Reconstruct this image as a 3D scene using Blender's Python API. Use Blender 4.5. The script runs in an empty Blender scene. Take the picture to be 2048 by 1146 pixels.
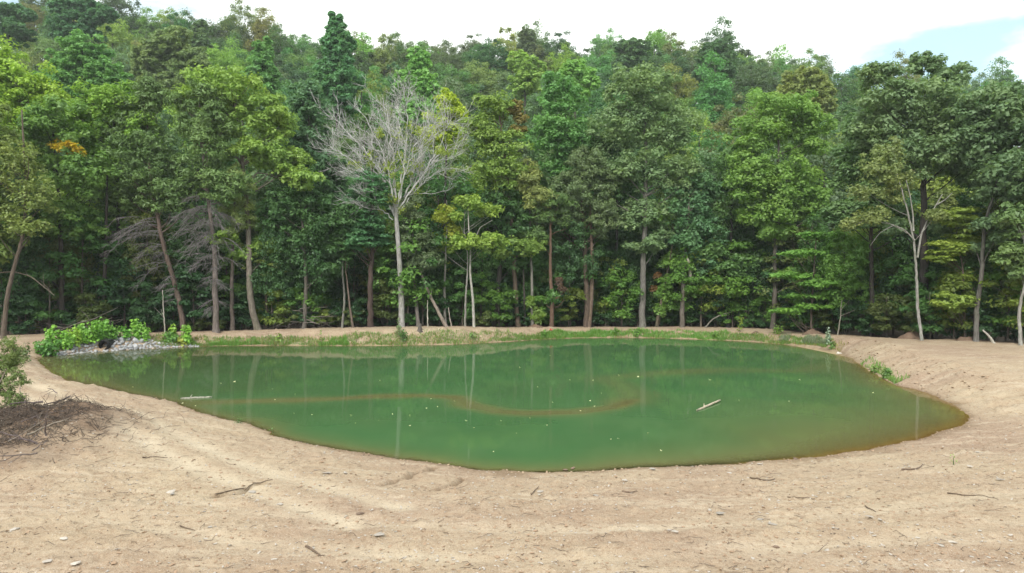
import bpy, math, random
import numpy as np

random.seed(5)
rng = np.random.default_rng(11)
S = bpy.context.scene
COL = S.collection

# ------------------------------------------------------------------ camera, sky, sun, exposure
F, HY, CX, CAMZ = 1365.33, 573.0, 1024.0, 5.0       # 24 mm lens seen at 2048 px, level camera 5 m above the water
cam_d = bpy.data.cameras.new('camera'); cam_d.lens = 24; cam_d.sensor_width = 36
cam_d.clip_start = 0.1; cam_d.clip_end = 3000
cam = bpy.data.objects.new('camera', cam_d); COL.objects.link(cam)
cam.location = (0, 0, CAMZ); cam.rotation_euler = (math.radians(90), 0, 0)
S.camera = cam

SUN_EL, SUN_AZ = 43.0, 200.0      # azimuth: clockwise from +Y; the sun stands behind the camera, a little to the left
W = bpy.data.worlds.new('World'); S.world = W; W.use_nodes = True
nt = W.node_tree; nt.nodes.clear()
def wn(t, **k):
    n = nt.nodes.new(t)
    for a, b in k.items(): setattr(n, a, b)
    return n
out = wn('ShaderNodeOutputWorld'); bg = wn('ShaderNodeBackground'); bg.inputs['Strength'].default_value = 0.1
sky = wn('ShaderNodeTexSky', sky_type='NISHITA', sun_disc=False)
sky.sun_elevation = math.radians(SUN_EL); sky.sun_rotation = math.radians(SUN_AZ)
tc = wn('ShaderNodeTexCoord')
mp = wn('ShaderNodeMapping'); mp.inputs['Location'].default_value = (0.14, 0.0, 0.0); mp.inputs['Scale'].default_value = (1.0, 1.0, 2.6)
nz = wn('ShaderNodeTexNoise'); nz.inputs['Scale'].default_value = 2.3; nz.inputs['Detail'].default_value = 7; nz.inputs['Roughness'].default_value = 0.55
rmp = wn('ShaderNodeValToRGB')
rmp.color_ramp.elements[0].position = 0.36; rmp.color_ramp.elements[0].color = (0.25, 0.25, 0.25, 1)
rmp.color_ramp.elements[1].position = 0.46; rmp.color_ramp.elements[1].color = (1, 1, 1, 1)
mx = wn('ShaderNodeMix', data_type='RGBA')
mx.inputs['B'].default_value = (9.6, 10.0, 9.75, 1)
nt.links.new(tc.outputs['Generated'], mp.inputs['Vector']); nt.links.new(mp.outputs['Vector'], nz.inputs['Vector'])
nt.links.new(nz.outputs['Fac'], rmp.inputs['Fac']); nt.links.new(rmp.outputs['Color'], mx.inputs['Factor'])
mul = wn('ShaderNodeMix', data_type='RGBA', blend_type='MULTIPLY'); mul.inputs['Factor'].default_value = 1; mul.inputs['B'].default_value = (0.95, 1.25, 1.12, 1)
nt.links.new(sky.outputs['Color'], mul.inputs['A']); nt.links.new(mul.outputs['Result'], mx.inputs['A']); nt.links.new(mx.outputs['Result'], bg.inputs['Color'])
nt.links.new(bg.outputs['Background'], out.inputs['Surface'])

sd_ = bpy.data.lights.new('sun', 'SUN'); sd_.energy = 2.0; sd_.angle = math.radians(11); sd_.color = (1.0, 0.94, 0.85)
sun = bpy.data.objects.new('sun', sd_); COL.objects.link(sun)
sun.rotation_euler = (math.radians(90 - SUN_EL), 0, math.radians(180 - SUN_AZ))
sun.location = (-30, -60, 90)

S.view_settings.view_transform = 'Standard'; S.view_settings.look = 'None'
S.view_settings.exposure = 0.85; S.view_settings.gamma = 1.0; S.view_settings.use_curve_mapping = False
S.render.engine = 'CYCLES'
cy = S.cycles
cy.max_bounces = 6; cy.diffuse_bounces = 4; cy.glossy_bounces = 2; cy.transmission_bounces = 3; cy.transparent_max_bounces = 6
cy.use_denoising = True
cy.sample_clamp_indirect = 6.0

# ------------------------------------------------------------------ helpers
def ss(a, b, x):
    t = np.clip((x - a) / (b - a), 0, 1); return t * t * (3 - 2 * t)

def _hash(ix, iy, seed):
    h = (ix * 374761393 + iy * 668265263 + seed * 1442695041) & 0xffffffff
    h = ((h ^ (h >> 13)) * 1274126177) & 0xffffffff
    h = ((h ^ (h >> 16)) * 2246822519) & 0xffffffff
    return ((h ^ (h >> 15)) & 0xffff) / 65535.0

def vnoise(x, y, seed=0):
    x = np.asarray(x, float); y = np.asarray(y, float)
    ix = np.floor(x).astype(np.int64); iy = np.floor(y).astype(np.int64)
    fx = x - ix; fy = y - iy
    fx = fx * fx * (3 - 2 * fx); fy = fy * fy * (3 - 2 * fy)
    a = _hash(ix, iy, seed); b = _hash(ix + 1, iy, seed); c = _hash(ix, iy + 1, seed); d = _hash(ix + 1, iy + 1, seed)
    return (a + (b - a) * fx) * (1 - fy) + (c + (d - c) * fx) * fy

def fbm(x, y, octv=4, seed=0, gain=0.5):
    s = 0; a = 1; t = 0
    for o in range(octv):
        s = s + a * (vnoise(x * 2 ** o, y * 2 ** o, seed + o * 17) - 0.5) * 2; t += a; a *= gain
    return s / t

def at(px, py, z=0.0):
    """ground point at height z that the photograph shows at (px, py)"""
    D = F * (CAMZ - z) / (py - HY)
    return np.array([(px - CX) / F * D, D, z])

def P(px, py, D):
    """point at distance D that the photograph shows at (px, py)"""
    return np.array([(px - CX) / F * D, D, CAMZ - (py - HY) * D / F])

def mk_mesh(name, V, faces, mat=None, smooth=True, attrs=None):
    me = bpy.data.meshes.new(name)
    V = np.asarray(V, np.float32)
    me.vertices.add(len(V)); me.vertices.foreach_set('co', V.ravel())
    fl = [np.asarray(f, np.int32) for f in faces if len(f)]
    loops = np.concatenate([f.ravel() for f in fl]); me.loops.add(len(loops))
    me.loops.foreach_set('vertex_index', loops)
    sizes = np.concatenate([np.full(len(f), f.shape[1], np.int32) for f in fl])
    starts = np.concatenate([[0], np.cumsum(sizes)[:-1]]).astype(np.int32)
    me.polygons.add(len(sizes)); me.polygons.foreach_set('loop_start', starts)
    me.polygons.foreach_set('use_smooth', np.full(len(sizes), bool(smooth)))
    me.update(calc_edges=True)
    for k, v in (attrs or {}).items():
        a = me.attributes.new(k, 'FLOAT', 'POINT'); a.data.foreach_set('value', np.asarray(v, np.float32))
    if mat: me.materials.append(mat)
    return me

def obj(name, me, parent=None, loc=None, color=None, kind=None, label=None, cat=None, group=None):
    o = bpy.data.objects.new(name, me); COL.objects.link(o)
    if parent: o.parent = parent
    if loc is not None: o.location = loc
    if color is not None: o.color = (*color, 1)
    for k, v in (('kind', kind), ('label', label), ('category', cat), ('group', group)):
        if v: o[k] = v
    return o

def thing(name, label, cat, loc, group=None):
    return obj(name, None, loc=loc, label=label, cat=cat, group=group)

class Tubes:
    def __init__(s): s.V = []; s.Q = []; s.T = []; s.n = 0
    def add(s, pts, rad, sides=6, cap=True):
        pts = np.asarray(pts, float); m = len(pts)
        rad = np.broadcast_to(np.asarray(rad, float), (m,))
        t = np.gradient(pts, axis=0); t /= np.linalg.norm(t, axis=1)[:, None] + 1e-9
        ref = np.array([0, 0, 1.0]) if abs(t[:, 2]).mean() < 0.75 else np.array([1.0, 0, 0])
        a = np.cross(t, ref); a /= np.linalg.norm(a, axis=1)[:, None] + 1e-9
        b = np.cross(t, a)
        th = np.arange(sides) * 2 * math.pi / sides
        ring = pts[:, None] + rad[:, None, None] * (a[:, None] * np.cos(th)[None, :, None] + b[:, None] * np.sin(th)[None, :, None])
        s.V.append(ring.reshape(-1, 3))
        i = np.arange(m - 1)[:, None] * sides; j = np.arange(sides)[None]; k = (j + 1) % sides
        q = np.stack([i + j, i + k, i + sides + k, i + sides + j], -1).reshape(-1, 4) + s.n
        s.Q.append(q); s.n += m * sides
        if cap and sides > 3:
            for e in (0, m - 1):
                s.V.append(pts[e:e + 1]); c = s.n; s.n += 1
                base = s.n - 1 - m * sides - (0 if e == 0 else 1) + e * sides
                r = base + np.arange(sides); s.T.append(np.stack([r, np.roll(r, -1), np.full(sides, c)], -1))
    def mesh(s, name, mat, off=(0, 0, 0), smooth=True):
        V = np.concatenate(s.V) - np.asarray(off)
        return mk_mesh(name, V, [np.concatenate(s.Q)] + ([np.concatenate(s.T)] if s.T else []), mat, smooth)

def curve(p0, p1, p2, n=6):
    t = np.linspace(0, 1, n)[:, None]
    return (1 - t) ** 2 * np.asarray(p0) + 2 * t * (1 - t) * np.asarray(p1) + t ** 2 * np.asarray(p2)

def smooth_path(pts, n):
    pts = np.asarray(pts, float)
    d = np.concatenate([[0], np.cumsum(np.linalg.norm(np.diff(pts, axis=0), axis=1))]); d /= d[-1]
    t = np.linspace(0, 1, n); q = np.stack([np.interp(t, d, pts[:, k]) for k in range(3)], -1)
    for _ in range(2):
        q[1:-1] = 0.25 * q[:-2] + 0.5 * q[1:-1] + 0.25 * q[2:]
    return q

def leaf_mesh(name, pos, nrm, L, Wd, mat, off=(0, 0, 0), tint=None, tang=None):
    n = len(pos)
    nrm = nrm / (np.linalg.norm(nrm, axis=1)[:, None] + 1e-9)
    r = tang if tang is not None else rng.normal(size=(n, 3))
    t = np.cross(nrm, np.cross(r, nrm)); t /= np.linalg.norm(t, axis=1)[:, None] + 1e-9
    b = np.cross(nrm, t)
    L = np.broadcast_to(L, (n,))[:, None]; Wd = np.broadcast_to(Wd, (n,))[:, None]
    V = np.stack([pos - t * L * 0.5, pos + b * Wd * 0.5 + t * L * 0.08 , pos + t * L * 0.5 - nrm * L * 0.12, pos - b * Wd * 0.5 + t * L * 0.08], 1).reshape(-1, 3) - np.asarray(off)
    if mat in (M_LEAF, M_NEEDLE):                         # small tree leaves: one pointed triangle each
        V = np.stack([pos - t * L * 0.5 - b * Wd * 0.5, pos - t * L * 0.5 + b * Wd * 0.5, pos + t * L * 0.55 - nrm * L * 0.1], 1).reshape(-1, 3) - np.asarray(off)
        return mk_mesh(name, V, [np.arange(3 * n).reshape(n, 3)], mat, False, {'tint': np.repeat(tint if tint is not None else rng.random(n), 3)})
    Q = np.arange(4 * n).reshape(n, 4)
    tn = tint if tint is not None else rng.random(n)
    return mk_mesh(name, V, [Q], mat, False, {'tint': np.repeat(tn, 4)})

def rock_mesh(name, r, seed, mat, flat=0.65, sub=1):
    """angular broken stone: a chipped convex lump of 20 to 80 faces"""
    g = np.random.default_rng(seed)
    ph = (1 + 5 ** 0.5) / 2
    v = np.array([(-1, ph, 0), (1, ph, 0), (-1, -ph, 0), (1, -ph, 0), (0, -1, ph), (0, 1, ph), (0, -1, -ph), (0, 1, -ph), (ph, 0, -1), (ph, 0, 1), (-ph, 0, -1), (-ph, 0, 1)], float)
    v /= np.linalg.norm(v[0])
    f = np.array([(0, 11, 5), (0, 5, 1), (0, 1, 7), (0, 7, 10), (0, 10, 11), (1, 5, 9), (5, 11, 4), (11, 10, 2), (10, 7, 6), (7, 1, 8), (3, 9, 4), (3, 4, 2), (3, 2, 6), (3, 6, 8), (3, 8, 9), (4, 9, 5), (2, 4, 11), (6, 2, 10), (8, 6, 7), (9, 8, 1)])
    v = v * g.uniform(0.72, 1.15, (12, 1)) + g.normal(0, 0.09, (12, 3))
    for _ in range(5):                       # chip flat facets
        d = g.normal(size=3); d /= np.linalg.norm(d); c = g.uniform(0.55, 0.85)
        k = v @ d; v = v - np.outer(np.maximum(k - c, 0), d)
    v = v * np.array([1.0, g.uniform(0.6, 0.95), flat * g.uniform(0.75, 1.15)]) * r
    return mk_mesh(name, v, [f], mat, False)

# ------------------------------------------------------------------ materials
def new_mat(name):
    m = bpy.data.materials.new(name); m.use_nodes = True; m.node_tree.nodes.clear()
    return m, m.node_tree.nodes, m.node_tree.links

def noise_node(N, L, scale, detail=5, vec=None, rough=0.55):
    n = N.new('ShaderNodeTexNoise'); n.inputs['Scale'].default_value = scale; n.inputs['Detail'].default_value = detail; n.inputs['Roughness'].default_value = rough
    if vec is not None: L.new(vec, n.inputs['Vector'])
    return n
def ramp(N, L, src, stops):
    r = N.new('ShaderNodeValToRGB'); e = r.color_ramp.elements
    while len(e) < len(stops): e.new(0.5)
    for k, (p, c) in zip(e, stops): k.position = p; k.color = (*c, 1) if len(c) == 3 else c
    L.new(src, r.inputs['Fac']); return r
def mixc(N, L, fac, a, b, mode='MIX'):
    m = N.new('ShaderNodeMix'); m.data_type = 'RGBA'; m.blend_type = mode
    for s, v in (('Factor', fac), ('A', a), ('B', b)):
        if isinstance(v, (int, float)): m.inputs[s].default_value = v
        elif isinstance(v, tuple): m.inputs[s].default_value = (*v, 1)
        else: L.new(v, m.inputs[s])
    return m.outputs['Result']
def math_node(N, L, op, a, b=None, clamp=False):
    m = N.new('ShaderNodeMath'); m.operation = op; m.use_clamp = clamp
    for i, v in enumerate((a, b)):
        if v is None: continue
        if isinstance(v, (int, float)): m.inputs[i].default_value = v
        else: L.new(v, m.inputs[i])
    return m.outputs[0]
def attr(N, name):
    a = N.new('ShaderNodeAttribute'); a.attribute_name = name; return a.outputs['Fac']

def leaf_material(name, transl=0.40, yellow=0.35, gloss=0.02):
    m, N, L = new_mat(name)
    oi = N.new('ShaderNodeObjectInfo'); t = attr(N, 'tint')
    base = mixc(N, L, 1.0, oi.outputs['Color'], (1.38, 1.40, 1.42), 'MULTIPLY')
    dark = mixc(N, L, 1.0, base, (0.74, 0.77, 0.74), 'MULTIPLY')
    lite = mixc(N, L, 1.0, base, (1.30, 1.22, 1.12), 'MULTIPLY')
    c = mixc(N, L, t, dark, lite)
    geo = N.new('ShaderNodeNewGeometry')
    n1 = noise_node(N, L, 0.33, 3, geo.outputs['Position'])
    r1 = ramp(N, L, n1.outputs['Fac'], [(0.42, (0, 0, 0)), (0.66, (1, 1, 1))])
    yel = mixc(N, L, 1.0, c, (1.3, 1.08, 0.8), 'MULTIPLY')
    f = math_node(N, L, 'MULTIPLY', r1.outputs['Color'], yellow)
    c = mixc(N, L, f, c, yel)
    d = N.new('ShaderNodeBsdfDiffuse'); L.new(c, d.inputs['Color'])
    tr = N.new('ShaderNodeBsdfTranslucent'); L.new(mixc(N, L, 1.0, c, (1.18, 1.2, 0.75), 'MULTIPLY'), tr.inputs['Color'])
    m1 = N.new('ShaderNodeMixShader'); m1.inputs[0].default_value = transl
    L.new(d.outputs[0], m1.inputs[1]); L.new(tr.outputs[0], m1.inputs[2])
    g = N.new('ShaderNodeBsdfGlossy'); g.inputs['Roughness'].default_value = 0.5; g.inputs['Color'].default_value = (0.9, 0.95, 1, 1)
    m2 = N.new('ShaderNodeMixShader'); m2.inputs[0].default_value = gloss
    L.new(m1.outputs[0], m2.inputs[1]); L.new(g.outputs[0], m2.inputs[2])
    o = N.new('ShaderNodeOutputMaterial'); L.new(m2.outputs[0], o.inputs['Surface'])
    return m

def bark_material():
    m, N, L = new_mat('bark')
    oi = N.new('ShaderNodeObjectInfo'); geo = N.new('ShaderNodeNewGeometry')
    mp = N.new('ShaderNodeMapping'); mp.inputs['Scale'].default_value = (9, 9, 1.6); L.new(geo.outputs['Position'], mp.inputs['Vector'])
    n1 = noise_node(N, L, 1.4, 6, mp.outputs['Vector'], 0.65)
    n2 = noise_node(N, L, 0.9, 3, geo.outputs['Position'])
    c1 = mixc(N, L, ramp(N, L, n1.outputs['Fac'], [(0.35, (0, 0, 0)), (0.65, (1, 1, 1))]).outputs['Color'],
              mixc(N, L, 1.0, oi.outputs['Color'], (0.5, 0.48, 0.46), 'MULTIPLY'), mixc(N, L, 1.0, oi.outputs['Color'], (1.2, 1.2, 1.2), 'MULTIPLY'))
    c2 = mixc(N, L, ramp(N, L, n2.outputs['Fac'], [(0.45, (0, 0, 0)), (0.7, (0.6, 0.6, 0.6))]).outputs['Color'], c1, mixc(N, L, 1.0, c1, (0.75, 0.82, 0.66), 'MULTIPLY'))
    p = N.new('ShaderNodeBsdfPrincipled'); L.new(c2, p.inputs['Base Color']); p.inputs['Roughness'].default_value = 0.9
    b = N.new('ShaderNodeBump'); b.inputs['Strength'].default_value = 0.5; b.inputs['Distance'].default_value = 0.04
    L.new(n1.outputs['Fac'], b.inputs['Height']); L.new(b.outputs[0], p.inputs['Normal'])
    o = N.new('ShaderNodeOutputMaterial'); L.new(p.outputs[0], o.inputs['Surface'])
    return m

def stone_material(name, rnd=True):
    m, N, L = new_mat(name)
    oi = N.new('ShaderNodeObjectInfo'); tcn = N.new('ShaderNodeTexCoord')
    n1 = noise_node(N, L, 7, 5, tcn.outputs['Object'])
    v = math_node(N, L, 'ADD', math_node(N, L, 'MULTIPLY', oi.outputs['Random'], 0.55 if rnd else 0.0), 0.62 if rnd else 1.0)
    c = mixc(N, L, 1.0, oi.outputs['Color'], mixc(N, L, n1.outputs['Fac'], (0.7, 0.68, 0.66), (1.25, 1.24, 1.2)), 'MULTIPLY')
    vm = N.new('ShaderNodeVectorMath'); vm.operation = 'SCALE'; L.new(c, vm.inputs[0]); L.new(v, vm.inputs['Scale'])
    p = N.new('ShaderNodeBsdfPrincipled'); L.new(vm.outputs[0], p.inputs['Base Color']); p.inputs['Roughness'].default_value = 0.85
    b = N.new('ShaderNodeBump'); b.inputs['Strength'].default_value = 0.4; b.inputs['Distance'].default_value = 0.02
    L.new(n1.outputs['Fac'], b.inputs['Height']); L.new(b.outputs[0], p.inputs['Normal'])
    o = N.new('ShaderNodeOutputMaterial'); L.new(p.outputs[0], o.inputs['Surface'])
    return m

def plain_material(name, col, rough=0.7, spec=0.3):
    m, N, L = new_mat(name)
    tcn = N.new('ShaderNodeTexCoord'); n1 = noise_node(N, L, 9, 4, tcn.outputs['Object'])
    c = mixc(N, L, n1.outputs['Fac'], tuple(x * 0.65 for x in col), tuple(x * 1.3 for x in col))
    p = N.new('ShaderNodeBsdfPrincipled'); L.new(c, p.inputs['Base Color']); p.inputs['Roughness'].default_value = rough
    p.inputs['Specular IOR Level'].default_value = spec
    o = N.new('ShaderNodeOutputMaterial'); L.new(p.outputs[0], o.inputs['Surface'])
    return m

M_LEAF = leaf_material('leaves')
M_NEEDLE = leaf_material('cedar_sprays', transl=0.12, yellow=0.2, gloss=0.03)
M_PLANT = leaf_material('plant_leaves', transl=0.35, yellow=0.2, gloss=0.04)
M_BARK = bark_material()
M_STONE = stone_material('stone'); M_CRUMB = stone_material('crumbs', False)
M_PIPE = plain_material('black_plastic', (0.012, 0.012, 0.013), 0.5)
M_TAPE = plain_material('red_tape', (0.55, 0.06, 0.05), 0.5)

def ground_material():
    m, N, L = new_mat('clay_ground')
    geo = N.new('ShaderNodeNewGeometry'); pos = geo.outputs['Position']
    big = noise_node(N, L, 0.16, 5, pos); mid = noise_node(N, L, 1.3, 6, pos, 0.62); fine = noise_node(N, L, 9, 5, pos, 0.65); grit = noise_node(N, L, 55, 3, pos, 0.6)
    # streaks left by machine tracks: noise drawn out along the direction of travel
    mp = N.new('ShaderNodeMapping'); mp.inputs['Rotation'].default_value = (0, 0, math.radians(24)); mp.inputs['Scale'].default_value = (0.35, 3.2, 1); L.new(pos, mp.inputs['Vector'])
    strk = noise_node(N, L, 1.0, 6, mp.outputs['Vector'], 0.6)
    c = ramp(N, L, big.outputs['Fac'], [(0.36, (0.315, 0.233, 0.166)), (0.5, (0.360, 0.280, 0.196)), (0.64, (0.392, 0.316, 0.220))]).outputs['Color']
    c = mixc(N, L, ramp(N, L, mid.outputs['Fac'], [(0.38, (0.55, 0.55, 0.55)), (0.62, (0, 0, 0))]).outputs['Color'], c, mixc(N, L, 1.0, c, (0.80, 0.74, 0.70), 'MULTIPLY'))
    c = mixc(N, L, ramp(N, L, strk.outputs['Fac'], [(0.52, (0, 0, 0)), (0.68, (0.6, 0.6, 0.6))]).outputs['Color'], c, (0.46, 0.385, 0.29))
    c = mixc(N, L, ramp(N, L, fine.outputs['Fac'], [(0.32, (0.9, 0.9, 0.9)), (0.48, (0, 0, 0))]).outputs['Color'], c, mixc(N, L, 1.0, c, (0.66, 0.58, 0.52), 'MULTIPLY'))
    c = mixc(N, L, ramp(N, L, grit.outputs['Fac'], [(0.56, (0, 0, 0)), (0.66, (0.7, 0.7, 0.7))]).outputs['Color'], c, (0.52, 0.45, 0.38))
    c = mixc(N, L, attr(N, 'track'), c, mixc(N, L, fine.outputs['Fac'], (0.47, 0.40, 0.295), (0.54, 0.46, 0.345)))
    spk = noise_node(N, L, 24, 4, pos, 0.7)
    c = mixc(N, L, ramp(N, L, spk.outputs['Fac'], [(0.33, (0.85, 0.85, 0.85)), (0.42, (0, 0, 0))]).outputs['Color'], c, (0.17, 0.115, 0.08))
    # damp rim at the water and darker rill lines; orange clay under and over the rim
    wet = math_node(N, L, 'MULTIPLY', attr(N, 'wet'), 0.7)
    c = mixc(N, L, wet, c, mixc(N, L, mid.outputs['Fac'], (0.125, 0.085, 0.052), (0.20, 0.135, 0.080)))
    c = mixc(N, L, attr(N, 'bed'), c, (0.34, 0.27, 0.165))
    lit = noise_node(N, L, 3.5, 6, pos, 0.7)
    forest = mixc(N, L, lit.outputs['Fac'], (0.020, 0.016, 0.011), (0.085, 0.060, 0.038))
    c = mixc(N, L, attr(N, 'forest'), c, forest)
    turned = mixc(N, L, fine.outputs['Fac'], (0.095, 0.066, 0.048), (0.24, 0.165, 0.115))
    c = mixc(N, L, attr(N, 'turned'), c, turned)
    p = N.new('ShaderNodeBsdfPrincipled'); L.new(c, p.inputs['Base Color']); p.inputs['Roughness'].default_value = 0.95; p.inputs['Specular IOR Level'].default_value = 0.15
    hsum = math_node(N, L, 'ADD', math_node(N, L, 'MULTIPLY', fine.outputs['Fac'], 1.0), math_node(N, L, 'MULTIPLY', grit.outputs['Fac'], 0.35))
    hsum = math_node(N, L, 'ADD', hsum, math_node(N, L, 'MULTIPLY', mid.outputs['Fac'], 1.6))
    b = N.new('ShaderNodeBump'); b.inputs['Strength'].default_value = 0.75; b.inputs['Distance'].default_value = 0.07
    L.new(hsum, b.inputs['Height']); L.new(b.outputs[0], p.inputs['Normal'])
    o = N.new('ShaderNodeOutputMaterial'); L.new(p.outputs[0], o.inputs['Surface'])
    return m

def water_material():
    m, N, L = new_mat('green_pond_water')
    geo = N.new('ShaderNodeNewGeometry'); pos = geo.outputs['Position']
    n1 = noise_node(N, L, 0.22, 4, pos); n2 = noise_node(N, L, 1.1, 4, pos)
    c = mixc(N, L, ramp(N, L, n1.outputs['Fac'], [(0.35, (0, 0, 0)), (0.65, (1, 1, 1))]).outputs['Color'], (0.036, 0.108, 0.039), (0.052, 0.122, 0.046))
    c = mixc(N, L, math_node(N, L, 'MULTIPLY', n2.outputs['Fac'], 0.25), c, (0.064, 0.124, 0.048))
    c = mixc(N, L, attr(N, 'silt_reflection'), c, (0.043, 0.064, 0.024))  # olive silt tone, darkened to paint the left end's reflection into the water colour
    clay = math_node(N, L, 'EXPONENT', math_node(N, L, 'MULTIPLY', attr(N, 'depth'), -1.9))      # how much of the clay bed tints the murky water
    c = mixc(N, L, clay, c, (0.145, 0.128, 0.052))
    dif = N.new('ShaderNodeBsdfDiffuse'); L.new(c, dif.inputs['Color'])
    tr = N.new('ShaderNodeBsdfTransparent'); tr.inputs['Color'].default_value = (0.93, 0.82, 0.50, 1)
    T = math_node(N, L, 'EXPONENT', math_node(N, L, 'MULTIPLY', attr(N, 'depth'), -10.0))
    m1 = N.new('ShaderNodeMixShader'); L.new(T, m1.inputs[0]); L.new(dif.outputs[0], m1.inputs[1]); L.new(tr.outputs[0], m1.inputs[2])
    gl = N.new('ShaderNodeBsdfGlossy'); gl.inputs['Roughness'].default_value = 0.022
    mp = N.new('ShaderNodeMapping'); mp.inputs['Scale'].default_value = (1, 1, 1); L.new(pos, mp.inputs['Vector'])
    w1 = noise_node(N, L, 2.6, 3, mp.outputs['Vector'])
    b = N.new('ShaderNodeBump'); b.inputs['Strength'].default_value = 0.035; b.inputs['Distance'].default_value = 0.05
    L.new(w1.outputs['Fac'], b.inputs['Height']); L.new(b.outputs[0], gl.inputs['Normal'])
    fr = N.new('ShaderNodeFresnel'); fr.inputs['IOR'].default_value = 1.33
    f = math_node(N, L, 'MULTIPLY', fr.outputs[0], 0.66)
    m2 = N.new('ShaderNodeMixShader'); L.new(f, m2.inputs[0]); L.new(m1.outputs[0], m2.inputs[1]); L.new(gl.outputs[0], m2.inputs[2])
    o = N.new('ShaderNodeOutputMaterial'); L.new(m2.outputs[0], o.inputs['Surface'])
    return m

# ------------------------------------------------------------------ terrain
# shoreline: photo position, bank height, bank run, slope of the bed
SH = [(70, 716, .8, 2.5, .5), (105, 712, .9, 2.5, .6), (160, 706, 1.1, 2.6, .6), (220, 702, 1.15, 2.6, .6), (300, 697, 1.1, 3, .6), (380, 693, 1.0, 3, .6), (450, 691.5, 1.0, 3, .7), (560, 691, 1.15, 2.8, .7),
      (700, 691.5, 1.25, 2.4, .7), (800, 691, 1.3, 2.3, .7), (900, 689, 1.3, 2.3, .7), (960, 686, 1.2, 2.3, .7), (1020, 683, 1.1, 2.3, .7), (1080, 678.5, .95, 2.2, .7),
      (1150, 676, .85, 2.2, .7), (1250, 675, .8, 2.2, .7), (1350, 677, .8, 2.0, .7), (1430, 680, .78, 2.0, .6), (1500, 683, .75, 2.0, .5), (1570, 689, .8, 2.0, .4), (1640, 697, .9, 2.0, .35),
      (1680, 704, .95, 2.2, .3), (1700, 715, 1.0, 2.6, .3), (1730, 735, 1.0, 3.0, .3), (1760, 752, 1.0, 3.2, .3), (1790, 769, 1.0, 3.4, .3), (1830, 779, .95, 3.4, .3), (1870, 791, .8, 4, .2),
      (1900, 806, .7, 5, .2), (1930, 823, .65, 6, .17), (1940, 836, .6, 7, .15), (1925, 849, .55, 7, .13), (1880, 867, .5, 7, .13), (1820, 883, .5, 7, .13), (1740, 896, .5, 7, .14), (1650, 909, .5, 7, .16),
      (1580, 918, .5, 7, .24), (1480, 927, .5, 7, .3), (1350, 934, .5, 7, .4), (1240, 939, .5, 7, .5), (1150, 943, .5, 7, .7), (1070, 945, .5, 7, .9), (960, 939, .5, 6, .9), (900, 931, .5, 6, .9), (850, 923, .5, 6, .9),
      (770, 911, .5, 5, .9), (700, 903, .5, 5, .9), (640, 893, .55, 5, .9), (560, 874, .6, 5, .9), (520, 858, .6, 5, .8), (490, 846, .6, 4.5, .8), (440, 838, .6, 4.5, .8), (400, 827, .65, 4, .8), (350, 806, .65, 4, .7),
      (300, 795, .7, 4, .7), (250, 788, .7, 4, .6), (210, 777, .7, 3.5, .5), (150, 766, .7, 3.5, .4), (110, 749, .7, 3, .4), (85, 733, .7, 2.5, .4)]
SHP = np.array([at(a, b)[:2] for a, b, *_ in SH]); SHV = np.array([s[2:] for s in SH])

def shore(X, Y):
    """signed distance to the waterline (negative in the pond) and the bank's height, run and bed slope there"""
    X = np.asarray(X, float).ravel(); Y = np.asarray(Y, float).ravel()
    best = np.full(X.shape, 1e9); val = np.zeros((len(X), 3)); ins = np.zeros(len(X), bool)
    n = len(SHP)
    for i in range(n):
        a, b = SHP[i], SHP[(i + 1) % n]; e = b - a
        t = np.clip(((X - a[0]) * e[0] + (Y - a[1]) * e[1]) / (e @ e), 0, 1)
        d = np.hypot(X - a[0] - t * e[0], Y - a[1] - t * e[1])
        k = d < best; best[k] = d[k]
        val[k] = SHV[i] + (SHV[(i + 1) % n] - SHV[i]) * t[k][:, None]
        c = ((a[1] > Y) != (b[1] > Y)) & (X < (b[0] - a[0]) * (Y - a[1]) / (b[1] - a[1] + 1e-12) + a[0])
        ins ^= c
    return np.where(ins, -best, best), val[:, 0], val[:, 1], val[:, 2]

EU = [-1.2, -.9, -.75, -.6, -.4, -.2, -.1, 0, .1, .2, .3, .38, .45, .54, .6, .68, .75, 1, 1.4]
ED = [46, 50, 54, 57, 61, 63.2, 64.2, 66.5, 70, 71, 70, 67, 60, 54.5, 52, 50, 47.5, 44, 40]
def edge_D(u): return np.interp(u, EU, ED)
RX = np.array([-260, -142, -121, -100, -78, -59, -31, -3, 24, 52, 80, 101, 122, 142, 260.])
RZ = np.array([66, 66, 66, 62, 58, 56, 55, 55, 55, 54, 46, 45, 44, 44, 44.])

def polydist(X, Y, pts):
    best = np.full(np.shape(X), 1e9)
    for a, b in zip(pts[:-1], pts[1:]):
        e = b - a; t = np.clip(((X - a[0]) * e[0] + (Y - a[1]) * e[1]) / (e @ e), 0, 1)
        best = np.minimum(best, np.hypot(X - a[0] - t * e[0], Y - a[1] - t * e[1]))
    return best
BAR = [np.array([at(*p)[:2] for p in q]) for q in (
    [(300, 808), (440, 804), (600, 800), (720, 794), (850, 790), (905, 795), (945, 810), (1000, 823), (1070, 826), (1150, 824), (1230, 814), (1270, 800)],
    [(1270, 800), (1250, 775), (1215, 757), (1300, 747), (1450, 740), (1600, 742), (1690, 728)])]
TRK = [np.array([at(a, b, .6)[:2] for a, b in q]) for q in (
    [(0, 750), (50, 766), (139, 797), (232, 817), (331, 856), (420, 890), (520, 925), (640, 960), (800, 1000)],
    [(0, 790), (50, 797), (110, 818), (182, 841), (265, 876), (331, 906), (420, 940), (540, 985), (700, 1040)])]
TRK += [np.array([at(a, b, .5)[:2] for a, b in q]) for q in ([(420, 1010), (700, 1046), (1000, 1060), (1300, 1058), (1600, 1040), (1900, 1005), (2200, 960)], [(200, 1040), (600, 1100), (1000, 1122), (1400, 1116), (1800, 1080), (2200, 1030)])]
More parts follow.
